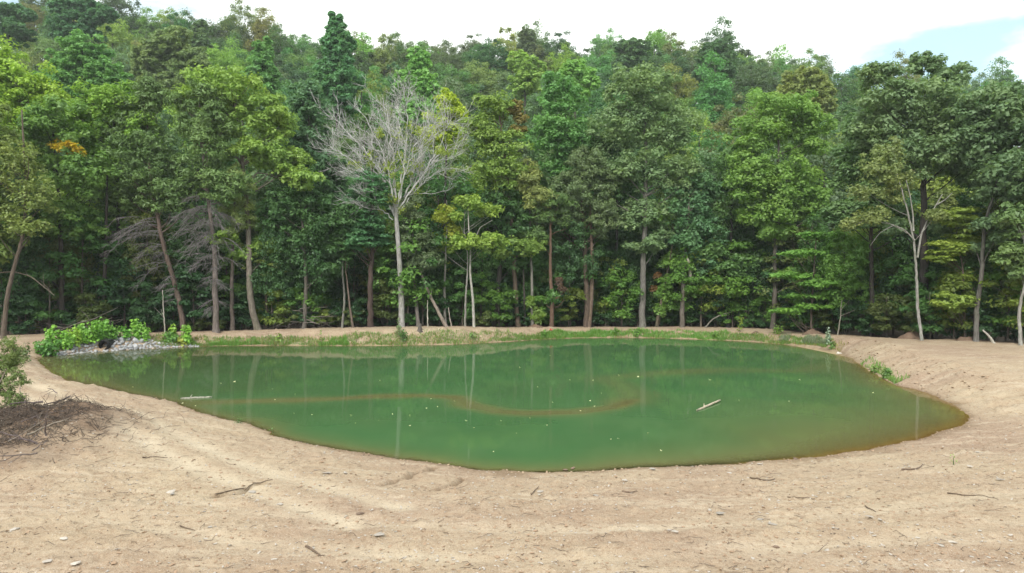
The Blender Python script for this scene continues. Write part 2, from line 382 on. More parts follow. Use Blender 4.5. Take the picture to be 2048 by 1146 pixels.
RILL = [np.array([at(a, b, z)[:2] for a, b, z in q]) for q in (
    [(1855, 789, .1), (1880, 785, .4), (1920, 780, .6), (1980, 775, .8), (2048, 770, .9), (2200, 762, .9)],
    [(760, 970, .4), (800, 955, .35), (850, 938, .2), (872, 932, .1)],
    [(870, 975, .45), (905, 968, .35), (935, 951, .2)],
    [(430, 992, .5), (480, 985, .5), (500, 970, .5), (530, 963, .5)])]

def hit(px, py):
    """first ground or water point on the line of sight through (px, py)"""
    D = np.concatenate([np.arange(8, 40, .06), np.arange(40, 90, .12)]); X = (px - CX) / F * D; Z = CAMZ - (py - HY) * D / F
    h = np.maximum(height(X, D), 0); k = np.nonzero(Z <= h)[0]
    k = k[0] if len(k) else len(D) - 1
    return np.array([X[k], D[k], h[k]])

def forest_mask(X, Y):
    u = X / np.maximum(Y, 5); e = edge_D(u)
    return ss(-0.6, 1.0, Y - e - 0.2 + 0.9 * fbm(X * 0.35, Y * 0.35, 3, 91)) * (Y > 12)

def brush_mound(X, Y):
    c = at(90, 872, .6); d = np.hypot((X - c[0]) / 2.7, (Y - c[1]) / 2.9); c2 = at(20, 930, .6); d2 = np.hypot((X - c2[0]) / 2.6, (Y - c2[1]) / 1.8)
    return np.maximum(np.exp(-d ** 2 * 1.3), .6 * np.exp(-d2 ** 2 * 1.5)), d

def height(X, Y, full=False):
    X = np.asarray(X, float).ravel(); Y = np.asarray(Y, float).ravel()
    sd, bh, bw, bs = shore(X, Y)
    sd = sd + 0.22 * fbm(X * 0.55, Y * 0.55, 4, 3) + 0.12 * fbm(X * 2.2, Y * 2.2, 4, 31, .65)
    up = np.maximum(sd, 0)
    bank = bh * (1 - (1 - np.clip(up / bw, 0, 1)) ** 1.8)
    near = np.exp(-((Y - 16) / 22.0) ** 2)
    rough = np.clip(up / 0.8, 0, 1)
    rel = 0.10 * fbm(X * 0.22, Y * 0.22, 3, 5) + 0.035 * fbm(X * 1.1, Y * 1.1, 4, 6)
    clod = np.maximum(fbm(X * 3.6, Y * 3.6, 3, 8) - 0.15, 0) * 0.11 + np.maximum(fbm(X * 9.0, Y * 9.0, 2, 9) - 0.2, 0) * 0.10
    a = math.radians(24); q = -X * math.sin(a) + Y * math.cos(a); p = X * math.cos(a) + Y * math.sin(a)
    strk = 0.040 * fbm(p * 0.45, q * 3.6, 3, 21)
    steep = ss(0.1, 0.6, np.abs(np.clip(up / bw, 0, 1) - 0.45) < 0.4) if False else ((up > 0.15 * bw) & (up < bw)).astype(float)
    crumble = steep * ss(-5, 15, Y - 20) * (0.28 * fbm(X * 1.1, Y * 1.1, 5, 44, 0.65))
    tr = np.minimum(polydist(X, Y, TRK[0]), polydist(X, Y, TRK[1])); tr2 = np.minimum(polydist(X, Y, TRK[2]), polydist(X, Y, TRK[3]))
    track = np.maximum(np.exp(-(tr / 0.34) ** 2), .55 * np.exp(-((tr2 + .12 * fbm(X * .7, Y * .7, 3, 77)) / 0.26) ** 2))
    rill = np.min([polydist(X + 0.12 * fbm(X * 2, Y * 2, 3, 71), Y + 0.12 * fbm(X * 2, Y * 2, 3, 72), r) for r in RILL], axis=0)
    rl = np.exp(-(rill / np.where(X > 16, .20, .07)) ** 2)
    z = bank + rough * (rel + (clod + strk) * (1 - 0.8 * track)) - 0.045 * track * rough - 0.16 * rl * np.clip(up * 2, 0, 1) + crumble
    # wooded hillside behind
    R = np.interp(X, RX, RZ)
    rp = np.clip((Y - 78) / (190 - 78), 0, 1); back = np.clip((Y - 190) / 120, 0, 1)
    hill = R * (0.35 * rp + 0.65 * rp ** 1.35) * (1 - 0.25 * back)
    z = z + hill * 1.0 + (2.2 * fbm(X * 0.03, Y * 0.03, 3, 61)) * ss(80, 120, Y)
    z = z - 0.35 * ss(1.0, 5.0, Y - edge_D(X / np.maximum(Y, 5))) * (Y < 78)
    mound, md = brush_mound(X, Y)
    z = z + mound * (0.75 + 0.35 * fbm(X * 0.9, Y * 0.9, 4, 51))
    # pond bed
    dn = np.maximum(-sd, 0)
    dep = np.minimum(dn * bs, 1.7)
    for k, b in enumerate(BAR):
        d = polydist(X, Y, b) + 0.35 * fbm(X * 0.5, Y * 0.5, 3, 81)
        cr = np.exp(-(np.maximum(d - .2, 0) / (0.8 if k == 0 else 1.3)) ** 2)
        dep = dep * (1 - cr) + np.minimum(dep, 0.20 + .12 * fbm(X * .45, Y * .45, 3, 88) if k == 0 else 0.52 + .2 * fbm(X * .4, Y * .4, 3, 89)) * cr
    z = np.where(sd < 0, -dep + 0.03 * fbm(X * 1.5, Y * 1.5, 3, 85) * np.clip(dn, 0, 1), z)
    if not full: return z
    wet = np.exp(-(np.maximum(z, 0) / (0.02 + .06 * vnoise(X * 1.1, Y * 1.1, 33))) ** 2) * (sd < 1.5)
    wet = np.maximum(wet, 1.0 * rl * np.clip(up * 2, 0, 1))  # rill lines are darkened through the same mask
    bed = ss(0.0, -0.06, z) * (sd < 0.3)
    turned = np.clip(1.5 * mound - 0.25 + 0.4 * fbm(X * 1.6, Y * 1.6, 4, 55), 0, 1)
    pale = track * (0.58 + 0.45 * fbm(X * 0.8, Y * 0.8, 3, 75)) * (sd > 0)
    return z, sd, wet, np.clip(pale, 0, 1), turned, np.clip(forest_mask(X, Y), 0, 1), bed

def H(x, y): return float(height([x], [y])[0])

def axis(segs):
    v = [segs[0][0]]
    for a, b, s in segs:
        n = max(1, int(round((b - a) / s))); v += list(np.linspace(a, b, n + 1)[1:])
    return np.array(v)
ax = axis([(-420, -120, 15), (-120, -45, 2.5), (-45, -22, .3), (-22, -12, .12), (-12, 12, .072), (12, 20, .1), (20, 45, .28), (45, 120, 2.5), (120, 420, 15)])
ay = axis([(-60, 4, 4), (4, 9, .5), (9, 16, .06), (16, 24, .09), (24, 40, .16), (40, 75, .28), (75, 110, 1.5), (110, 420, 6)])
GX, GY = np.meshgrid(ax, ay)
z, sdv, wet, pale, turned, fmask, bed = height(GX, GY, True)
nx, ny = len(ax), len(ay)
ii = (np.arange(ny - 1)[:, None] * nx + np.arange(nx - 1)[None]).ravel()
quads = np.stack([ii, ii + 1, ii + nx + 1, ii + nx], -1)
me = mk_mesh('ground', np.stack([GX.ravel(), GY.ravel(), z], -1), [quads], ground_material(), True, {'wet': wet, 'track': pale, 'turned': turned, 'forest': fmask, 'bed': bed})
obj('ground', me, kind='structure')

wx = np.arange(-38, 24, .3); wy = np.arange(16, 71, .3)
WX, WY = np.meshgrid(wx, wy); wz = height(WX, WY); nx, ny = len(wx), len(wy)
ii = (np.arange(ny - 1)[:, None] * nx + np.arange(nx - 1)[None]).ravel()
quads = np.stack([ii, ii + 1, ii + nx + 1, ii + nx], -1)
quads = quads[(wz[quads].min(axis=1) < 0.02)]
use, inv = np.unique(quads, return_inverse=True); quads = inv.reshape(-1, 4)
xx, yy, zz = WX.ravel()[use], WY.ravel()[use], wz[use]
silt_reflection = np.clip(ss(-3, -29, xx) * 0.95 + 0.25 * fbm(xx * .3, yy * .3, 3, 12), 0, 1)  # murk and painted dark olive reflection, growing towards the left end
me = mk_mesh('water', np.stack([xx, yy, np.zeros(len(xx))], -1), [quads], water_material(), True, {'depth': np.maximum(-zz, 0), 'silt_reflection': silt_reflection})
obj('water', me, kind='structure')

# ------------------------------------------------------------------ trees
def clump_leaves(C, R, per, L, Wd, flat=0.55, up=0.75, droop=0.0):
    """leaf sprays: K clumps of leaves, thickest at the outside of each clump"""
    K = len(C); idx = np.repeat(np.arange(K), per)
    n = len(idx)
    d = rng.normal(size=(n, 3)); d /= np.linalg.norm(d, axis=1)[:, None]
    rad = rng.random(n) ** 0.45
    o = d * rad[:, None] * R[idx][:, None] * np.array([1, 1, flat])
    o[:, 2] -= droop * (o[:, 0] ** 2 + o[:, 1] ** 2) / np.maximum(R[idx], .2)
    pos = C[idx] + o
    nrm = d * 0.75 + np.array([0, 0, up]) + rng.normal(0, .34, (n, 3))
    ct = rng.normal(0, .13, K)
    tint = np.clip(0.45 + ct[idx] + rng.normal(0, .13, n), 0, 1)
    s = rng.uniform(.7, 1.25, n)
    return pos, nrm, L * s, Wd * s, tint

def fill_ellipsoid(c, r, n, shell=0.45, seed=0):
    d = rng.normal(size=(n, 3)); d /= np.linalg.norm(d, axis=1)[:, None]
    lob = 1 + 0.28 * np.sin(d[:, 0] * 3.1 + seed) * np.cos(d[:, 1] * 2.7 + seed * 1.7) + 0.20 * np.sin(d[:, 2] * 5 + d[:, 0] * 4 + seed * 2.3)
    rad = (shell + (1 - shell) * rng.random(n) ** 0.6) * lob * rng.uniform(.82, 1.2, n)
    return c + d * np.minimum(rad, 1.12)[:, None] * r

def limb(T, trunk, tr, C, r0):
    """a curved limb from the trunk out to a leaf clump"""
    hz = C[2] - 0.45 * np.hypot(*(C[:2] - trunk[-1][:2])) - random.uniform(.3, 1.5)
    k = int(np.argmin(np.abs(trunk[:, 2] - hz))); s = trunk[k]
    mid = 0.5 * (s + C) + np.array([0, 0, -0.10 * np.linalg.norm(C - s)]) + rng.normal(0, .25, 3)
    r = min(tr[k] * 0.42, r0)
    T.add(curve(s, mid, C, 6), np.linspace(r, 0.012, 6), 4, cap=False)

LEAF_N = [0]
def make_tree(name, label, cat, pts, wpx, D, crowns, color, bark, kind='broad', dens=1.0, extra=(), group=None, depth=None, trunks=None, nlimb=None, leafscale=1.0):
    """a tree seen at its place in the photograph; trunk path and crown masses in photo units at distance D"""
    mpp = D / F
    base = P(pts[0][0], pts[0][1], D); gz = H(base[0], base[1]); base[2] = gz
    root = thing(name, label, cat, base, group)
    path = [np.array([base[0], base[1], gz - .3])]
    for i, (px, py) in enumerate(pts[1:]):
        q = P(px, py, D); q[1] += rng.normal(0, .25); path.append(q)
    n = 6 * len(path); tp = smooth_path(path, n)
    tp[2:-2, :2] += rng.normal(0, 0.012 + 0.12 * wpx * mpp, (n - 4, 2)) * 0.35
    r0 = wpx * mpp * 0.5; tr = r0 * (1 - 0.72 * np.linspace(0, 1, n) ** 1.2); tr[0] *= 1.35; tr[1] *= 1.12
    T = Tubes(); T.add(tp, tr, 9)
    for q2, w2 in (trunks or ()):
        pp = smooth_path([P(a, b, D) for a, b in q2], 6 * len(q2)); T2 = Tubes() if q2[0][1] > 640 else T
        if T2 is not T: pp[0][2] = H(*pp[0][:2]) - .25
        T2.add(pp, np.linspace(w2 * mpp * .5, w2 * mpp * .16, len(pp)), 8)
        if T2 is not T: obj('trunk', T2.mesh('trunk', M_BARK, base), root, color=bark)
    allC = []
    def crown(cl, col, partname, lab=None, limbs=True):
        Cs, Rs = [], []
        for j, (cx, cyy, rx, ry) in enumerate(cl):
            c = P(cx, cyy, D + (rng.normal(0, .6) if j else 0)); r = np.array([rx * mpp, min(rx * mpp, 5.0) * (depth or 0.8), ry * mpp])
            area = math.pi * r[0] * r[2]
            cr = {'broad': .82, 'cedar': .75, 'sparse': .6, 'layer': .7}[kind] * min(1, .45 + .16 * r[0])
            k = max(4, int(area * 2.1 * dens / cr ** 1.4))
            if group == 'trees on the wooded hillside': cr *= .72; k = int(k * 1.6)
            cc = fill_ellipsoid(c, np.maximum(r - cr * .5, r * .4), k, .35 if kind != 'sparse' else .2, rng.random() * 6)
            Cs.append(cc); Rs.append(cr * rng.uniform(.5, 1.45, k))
        C = np.concatenate(Cs); R = np.concatenate(Rs)
        if kind == 'broad': a = clump_leaves(C, R, 76, .29 * leafscale, .23 * leafscale, .6, .7, .25)
        elif kind == 'cedar': a = clump_leaves(C, R, 95, .36, .10, .5, .35, .35)
        elif kind == 'layer': a = clump_leaves(C, R * 1.25, 80, .25, .20, .25, 1.2, .10)
        else: a = clump_leaves(C, R * 1.2, 26, .22, .15, .5, .6, .2)
        LEAF_N[0] += len(a[0])
        me = leaf_mesh(partname, *a[:4], M_NEEDLE if kind == 'cedar' else M_LEAF, base, a[4])
        obj(partname, me, root, color=col, label=lab)
        if limbs:
            m = nlimb or max(5, min(26, len(C) // 7))
            for k in rng.choice(len(C), min(m, len(C)), replace=False): limb(T, tp, tr, C[k], .085)
    color = tuple(c * 1.75 for c in color); bark = tuple(c * .66 for c in bark)
    if kind == 'broad' and D < 80 and dens >= .8 and len(crowns) > 2:          # boughs that hang low in front of the stem
        k = [p for p in pts if 400 < p[1] < 560] or [(pts[0][0], 480)]
        crowns = list(crowns) + [(random.choice(k)[0] + random.uniform(-55, 55), random.uniform(425, 545), random.uniform(26, 46), random.uniform(14, 24)) for _ in range(3)]
    if crowns: crown(crowns, color, 'crown')
    for cl, col, nm, lab in extra: crown(cl, col, nm, lab, False)
    obj('trunk', T.mesh('trunk', M_BARK, base), root, color=bark)
    return root, base, tp, tr

G_BARK = (.20, .18, .16); D_BARK = (.07, .058, .05); B_BARK = (.15, .115, .09); P_BARK = (.30, .29, .27); R_BARK = (.20, .12, .085)
YG = (.115, .180, .030); OL = (.085, .115, .035); MG = (.060, .125, .038); DG = (.036, .078, .028); BG = (.040, .090, .046); GG = (.080, .125, .060); LG = (.074, .150, .034); CED = (.046, .080, .024)

def eD(px, off=0.0): return float(edge_D((px - CX) / F)) + off
FT = [
 ('broadleaf_tree', 'slender leaning brown tree at the left edge with thin olive leaves', [(6, 675), (14, 590), (40, 470), (48, 380), (50, 300), (45, 220)], 9, -2, [(30, 330, 62, 60), (70, 390, 50, 45), (10, 430, 50, 40), (60, 450, 40, 25)], OL, B_BARK, 'sparse', 1.1, {}),
 ('broadleaf_tree', 'dark stemmed tree holding a bright orange leafy branch', [(124, 655), (122, 500), (118, 400), (106, 310), (100, 220)], 11, 1.5, [(105, 250, 85, 55), (150, 340, 75, 60), (60, 300, 60, 60), (120, 420, 80, 50)], (.062, .115, .03), D_BARK, 'broad', .8, {'extra': [([(116, 285, 22, 12), (140, 292, 28, 15), (158, 303, 15, 13)], (.52, .40, .035), 'orange_foliage', 'bright orange autumn leaves')]}),
 ('broadleaf_tree', 'yellow-green tree with rounded crown at the upper left edge', [(62, 660), (66, 500), (62, 300), (60, 190)], 12, 6, [(40, 175, 85, 60), (-20, 130, 70, 60), (95, 220, 65, 55), (20, 250, 90, 60)], YG, D_BARK, 'broad', 1, {}),
 ('broadleaf_tree', 'broad yellow-green tree left of the leaning cedar', [(232, 652), (236, 500), (240, 350), (230, 220)], 12, 3.5, [(225, 205, 85, 45), (170, 260, 80, 65), (275, 265, 60, 70), (190, 350, 90, 60)], (.085, .150, .028), D_BARK, 'broad', 1, {}),
 ('cedar_tree', 'leaning cedar with a brown trunk and dead lower branches', [(370, 655), (362, 610), (345, 560), (325, 470), (312, 410), (298, 330), (292, 250)], 11, .3, [(285, 330, 75, 75), (270, 250, 60, 60), (330, 390, 60, 40), (240, 400, 50, 40), (300, 190, 35, 40)], CED, (.17, .12, .10), 'cedar', 1, {}),
 ('cedar_tree', 'upright cedar with grey trunk and thick skirt of dead twigs', [(432, 662), (429, 570), (423, 480), (415, 380), (406, 280), (400, 190)], 12, -.5, [(410, 300, 75, 75), (400, 220, 50, 60), (455, 370, 55, 40), (365, 365, 50, 40)], (.050, .086, .025), (.23, .19, .175), 'cedar', 1, {}),
 ('broadleaf_tree', 'thin brown tree just right of the upright cedar', [(465, 657), (464, 560), (460, 490), (468, 420), (470, 350)], 9, .5, [(480, 430, 40, 45), (470, 360, 45, 40)], OL, (.16, .13, .11), 'cedar', .8, {}),
 ('broadleaf_tree', 'tall yellow-tinged tree with bare forking limbs right of the cedars', [(517, 655), (503, 590), (498, 480), (492, 400), (486, 330), (478, 260), (470, 180)], 13, 0, [(440, 170, 75, 45), (500, 205, 70, 55), (390, 200, 45, 40), (550, 250, 50, 55), (440, 260, 60, 30), (575, 320, 60, 40), (515, 300, 50, 30), (600, 350, 40, 30)], (.100, .158, .038), (.25, .215, .18), 'broad', .85,
   {'trunks': [([(487, 335), (465, 300), (440, 290), (415, 300), (402, 325)], 5), ([(486, 330), (510, 305), (535, 297), (550, 310)], 5), ([(489, 370), (515, 345), (545, 350), (560, 360)], 4), ([(440, 290), (430, 305), (425, 330)], 2)]}),
 ('broadleaf_tree', 'short broken brown stem beside the tall yellow-tinged tree', [(530, 652), (531, 620), (533, 590), (530, 560)], 8, 1, [(535, 530, 40, 25)], OL, B_BARK, 'layer', .7, {}),
 ('broadleaf_tree', 'straight grey-brown tree with dark forked top', [(608, 655), (612, 560), (608, 470), (604, 420), (590, 370)], 9, .3, [(600, 375, 60, 50), (560, 420, 45, 45), (640, 420, 40, 45)], DG, (.17, .15, .13), 'broad', .8, {'trunks': [([(605, 425), (618, 400), (628, 370)], 5)]}),
 ('broadleaf_tree', 'blue-green rounded tree left of the bare pale tree', [(642, 655), (640, 480), (628, 330), (618, 220)], 10, 4, [(615, 205, 40, 55), (620, 290, 60, 60), (650, 350, 60, 60)], (.046, .092, .048), D_BARK, 'broad', 1, {}),
 ('broadleaf_tree', 'thin pale crooked tree left of the bare tree', [(684, 650), (689, 590), (686, 540), (690, 480), (688, 430)], 5, .4, [(692, 440, 45, 40), (660, 480, 40, 35)], DG, P_BARK, 'broad', .8, {}),
 ('broadleaf_tree', 'thin brown stem leaning left beside the pale crooked tree', [(707, 657), (700, 610), (693, 560), (688, 510)], 5, -.2, [(680, 500, 30, 25)], DG, (.2, .15, .12), 'layer', .8, {}),
 ('maple_tree', 'dark trunk with drooping blue-green maple leaves', [(741, 657), (742, 560), (745, 480), (746, 400), (745, 330)], 12, .2, [(735, 445, 45, 35), (718, 480, 30, 22), (755, 480, 35, 22), (740, 380, 50, 45)], (.045, .105, .050), (.10, .065, .055), 'layer', 1.2, {}),
 ('cedar_tree', 'small dark cedar just right of the bare pale tree', [(837, 655), (833, 610), (828, 560), (826, 500), (826, 420)], 8, .2, [(835, 470, 42, 48), (850, 520, 40, 28), (825, 420, 30, 40)], (.044, .064, .028), (.24, .215, .20), 'cedar', .8, {}),
 ('broadleaf_tree', 'slim grey tree with a small yellow crown left of the twin trunks', [(891, 656), (889, 580), (892, 500), (894, 430), (893, 400)], 6, .8, [(892, 430, 26, 22), (905, 455, 18, 16)], (.14, .17, .03), (.27, .26, .23), 'broad', .7, {}),
 ('twin_trunk_tree', 'twin crooked white trunks under a small yellow-green crown', [(930, 656), (931, 600), (935, 540), (935, 498), (928, 465), (930, 420)], 4.5, -.3, [(945, 405, 40, 20), (975, 420, 28, 18), (915, 430, 18, 14)], (.110, .165, .036), (.36, .35, .32), 'broad', .8,
   {'trunks': [([(948, 656), (946, 600), (940, 545), (941, 500), (937, 450), (936, 405)], 6), ([(939, 492), (950, 478), (960, 455), (985, 440)], 3)]}),
 ('broadleaf_tree', 'dark thick tree right of the twin white trunks', [(990, 657), (993, 600), (1000, 540), (1002, 470), (1000, 380)], 12, 2, [(1005, 400, 60, 50), (1030, 440, 45, 40), (970, 460, 40, 35)], DG, D_BARK, 'broad', .9, {}),
 ('broadleaf_tree', 'orange-tinged yellow tree rising behind the twin trunks', [(1037, 654), (1031, 590), (1027, 520), (1022, 420), (1005, 280), (995, 200)], 10, .8, [(985, 215, 50, 32), (960, 265, 50, 40), (1005, 290, 50, 40), (1000, 350, 55, 40)], (.092, .142, .036), (.17, .12, .09), 'broad', .85, {'extra': [([(1030, 215, 20, 26), (1040, 250, 16, 24)], (.16, .145, .045), 'orange_foliage', 'dull orange turning leaves')]}),
 ('broadleaf_tree', 'bright yellow-green pointed treetop right of the bare pale tree', [(885, 655), (890, 450), (892, 300), (892, 190)], 8, 8, [(893, 200, 20, 30), (910, 225, 30, 25), (885, 260, 45, 45)], (.17, .22, .025), D_BARK, 'broad', .9, {}),
 ('broadleaf_tree', 'thin dark stem between two brown trunks', [(1050, 655), (1048, 590), (1047, 520), (1049, 460)], 5, 1, [(1060, 470, 35, 30)], CED, D_BARK, 'cedar', .8, {}),
 ('broadleaf_tree', 'slim pale grey tree left of the reddish trunk', [(1065, 655), (1064, 590), (1063, 520), (1060, 440), (1058, 350)], 6.5, .2, [(1070, 395, 48, 35), (1050, 350, 40, 40), (1090, 430, 25, 15)], (.085, .105, .03), (.26, .25, .22), 'cedar', .8, {'extra': [([(1072, 628, 16, 18), (1062, 600, 12, 14)], (.11, .18, .03), 'vine', 'yellow-green vine leaves round the foot')]}),
 ('cedar_tree', 'reddish trunk with broken side branches and rusty dead sprays', [(1103, 656), (1104, 610), (1101, 550), (1101, 480), (1100, 400)], 9, -.8, [(1100, 410, 45, 48), (1075, 470, 30, 25)], CED, R_BARK, 'cedar', .8,
   {'extra': [([(1118, 558, 8, 12), (1124, 575, 7, 9)], (.08, .05, .033), 'rusty_foliage', 'rusty brown dead sprays'), ([(1098, 598, 14, 10), (1106, 585, 10, 8)], (.06, .14, .03), 'vine', 'fresh green vine leaves')],
    'trunks': [([(1103, 618), (1118, 612), (1128, 600)], 3), ([(1103, 618), (1094, 612), (1092, 606)], 2.5), ([(1110, 598), (1124, 588), (1136, 577)], 3), ([(1101, 470), (1115, 463), (1133, 458)], 2)]}),
 ('broadleaf_tree', 'leafy mid-green tree above the reddish trunk', [(1142, 654), (1145, 480), (1140, 330), (1130, 200)], 11, 4, [(1125, 190, 55, 50), (1110, 265, 65, 50), (1160, 300, 60, 60), (1110, 340, 50, 40)], (.062, .135, .045), D_BARK, 'broad', 1, {}),
 ('cedar_tree', 'thick two-stemmed brown cedar with ragged dark crown', [(1172, 655), (1174, 600), (1171, 540), (1168, 480), (1164, 400), (1165, 320)], 11, -.4, [(1170, 385, 75, 55), (1130, 430, 45, 40), (1210, 440, 40, 40), (1170, 330, 50, 50)], (.046, .070, .028), (.15, .105, .08), 'cedar', .9, {'trunks': [([(1177, 655), (1183, 590), (1185, 530), (1182, 460), (1180, 400)], 11)]}),
 ('broadleaf_tree', 'straight dark tree between the two-stemmed cedar and the thick grey trunk', [(1227, 657), (1231, 580), (1233, 480), (1234, 380), (1235, 300)], 9, 2, [(1235, 360, 50, 50), (1215, 300, 45, 50)], DG, (.045, .04, .038), 'broad', .9, {}),
 ('oak_tree', 'tall grey-green oak on a thick straight grey trunk', [(1285, 656), (1286, 590), (1287, 520), (1290, 420), (1292, 300), (1285, 170)], 13, -.3, [(1285, 175, 75, 55), (1240, 245, 75, 55), (1340, 250, 65, 60), (1215, 345, 60, 45), (1290, 330, 70, 50), (1350, 350, 55, 50), (1290, 430, 60, 40)], GG, (.23, .215, .20), 'broad', 1, {}),
 ('broadleaf_tree', 'thin leaning stem wrapped in vines right of the thick grey trunk', [(1312, 657), (1318, 620), (1327, 580), (1338, 530), (1342, 490)], 6, -.2, [(1328, 575, 18, 25), (1318, 615, 14, 18), (1340, 520, 25, 22)], (.07, .13, .03), (.16, .13, .09), 'broad', .8, {'extra': [([(1316, 550, 6, 5), (1308, 576, 5, 5)], (.12, .07, .025), 'rusty_foliage', 'rust-coloured dead leaves')]}),
 ('broadleaf_tree', 'grey-brown tree with a pale torn limb hanging beside its trunk', [(1364, 658), (1364, 610), (1366, 560), (1371, 510), (1376, 430), (1380, 350)], 10, -.5, [(1390, 470, 62, 42), (1360, 410, 55, 42), (1420, 520, 42, 28), (1400, 380, 50, 42)], (.052, .108, .052), (.22, .19, .165), 'broad', 1, {}),
 ('broadleaf_tree', 'thin black stemmed tree left of the rounded green tree', [(1457, 662), (1459, 580), (1462, 480), (1463, 380), (1466, 300)], 8, .5, [(1480, 330, 50, 50), (1450, 420, 45, 45), (1475, 530, 40, 30)], (.055, .105, .035), (.04, .037, .035), 'broad', .9, {}),
 ('broadleaf_tree', 'large rounded green tree with sunlit top right of centre', [(1545, 657), (1546, 590), (1550, 500), (1556, 420), (1553, 330), (1560, 220)], 10, .5, [(1565, 215, 75, 42), (1520, 270, 65, 50), (1615, 265, 55, 55), (1500, 350, 60, 50), (1570, 360, 75, 55), (1620, 400, 50, 50), (1540, 430, 60, 40)], (.082, .145, .036), (.16, .14, .12), 'broad', 1, {'trunks': [([(1548, 480), (1530, 430), (1527, 390)], 5)]}),
 ('maple_tree', 'bright green layered maple at the forest edge', [(1622, 666), (1622, 610), (1626, 540), (1632, 470)], 5, -1, [(1640, 470, 45, 14), (1605, 505, 50, 12), (1660, 515, 35, 12), (1590, 550, 45, 12), (1640, 565, 50, 12), (1675, 585, 38, 11), (1600, 592, 48, 11), (1640, 612, 45, 10), (1575, 620, 30, 10)], LG, B_BARK, 'layer', 1.3, {}),
 ('broadleaf_tree', 'dull green tree between the layered maple and white forked tree', [(1742, 670), (1746, 560), (1745, 450), (1740, 330), (1735, 250)], 10, 2, [(1715, 330, 60, 60), (1740, 250, 60, 55), (1700, 420, 50, 45), (1770, 400, 50, 60)], (.056, .100, .042), D_BARK, 'broad', 1, {}),
 ('forked_tree', 'white forked tree with thin yellowing leaves and spreading limbs', [(1845, 680), (1842, 620), (1838, 560), (1833, 510), (1828, 470), (1818, 430), (1806, 390), (1795, 345)], 6.5, -1.2, [(1740, 430, 40, 22), (1705, 445, 25, 15), (1790, 360, 40, 45), (1760, 330, 40, 40), (1885, 400, 30, 28), (1870, 430, 28, 20), (1775, 300, 28, 28), (1730, 380, 35, 22)], (.088, .115, .045), (.40, .39, .37), 'sparse', 1.3,
   {'nlimb': 6, 'trunks': [([(1835, 515), (1842, 470), (1855, 440), (1872, 410), (1885, 388)], 4.5), ([(1829, 480), (1810, 460), (1788, 450), (1765, 445)], 3), ([(1788, 450), (1760, 465), (1740, 492)], 1.8), ([(1827, 462), (1826, 430), (1820, 390), (1812, 360)], 3.6), ([(1872, 410), (1890, 400), (1905, 385)], 2.5), ([(1765, 445), (1735, 435), (1705, 455)], 2)]}),
 ('oak_tree', 'huge dark trunked oak behind the white forked tree', [(1855, 675), (1853, 600), (1851, 480), (1850, 350), (1840, 230)], 19, 2.2, [(1850, 120, 42, 26), (1760, 145, 40, 30), (1905, 150, 42, 28), (1820, 190, 95, 50), (1770, 250, 70, 60), (1880, 240, 70, 60), (1840, 310, 80, 55), (1930, 320, 55, 55)], (.076, .118, .060), (.055, .045, .04), 'broad', 1, {}),
 ('oak_tree', 'leaning grey oak at the right with blue-green crown', [(1952, 682), (1957, 620), (1966, 550), (1976, 450), (1990, 370), (2000, 290)], 10, -.6, [(1990, 210, 70, 50), (2040, 260, 65, 60), (1960, 280, 55, 50), (2010, 350, 70, 55), (2060, 370, 60, 60)], (.070, .112, .060), (.19, .18, .165), 'broad', 1, {}),
 ('broadleaf_tree', 'yellow-green understory tree in front of the leaning grey oak', [(1930, 682), (1928, 620), (1925, 540), (1920, 450)], 5, .6, [(1915, 430, 40, 30), (1935, 480, 45, 28), (1890, 500, 35, 25), (1930, 550, 45, 25), (1900, 600, 40, 25)], (.10, .14, .03), B_BARK, 'layer', 1.2, {}),
 ('broadleaf_tree', 'white stemmed tree at the right edge of the wood', [(2042, 684), (2043, 620), (2042, 550), (2038, 460)], 7, -1.0, [(2040, 440, 45, 45), (2020, 500, 40, 30), (2050, 540, 40, 30)], (.065, .105, .04), (.42, .41, .38), 'broad', .9, {}),
 ('oak_tree', 'dark grey-green oak cut off by the right edge', [(2110, 690), (2112, 550), (2108, 380), (2100, 250)], 14, 0, [(2100, 230, 90, 70), (2080, 330, 80, 80), (2120, 450, 80, 80)], (.064, .105, .055), D_BARK, 'broad', .9, {}),
 ('broadleaf_tree', 'olive tree cut off by the left edge', [(-45, 680), (-50, 520), (-40, 380), (-35, 250)], 12, 0, [(-30, 260, 70, 70), (-40, 370, 70, 70), (-20, 480, 60, 60)], (.07, .105, .03), D_BARK, 'broad', .9, {}),
]
dead_info = {}
for nm, lab, pts, w, off, crowns, col, bark, kind, dens, ex in FT:
    r = make_tree(nm, lab, 'tree', pts, w, eD(pts[0][0], off), crowns, col, bark, kind, dens, group='trees along the forest edge', **ex)
    dead_info[lab] = r

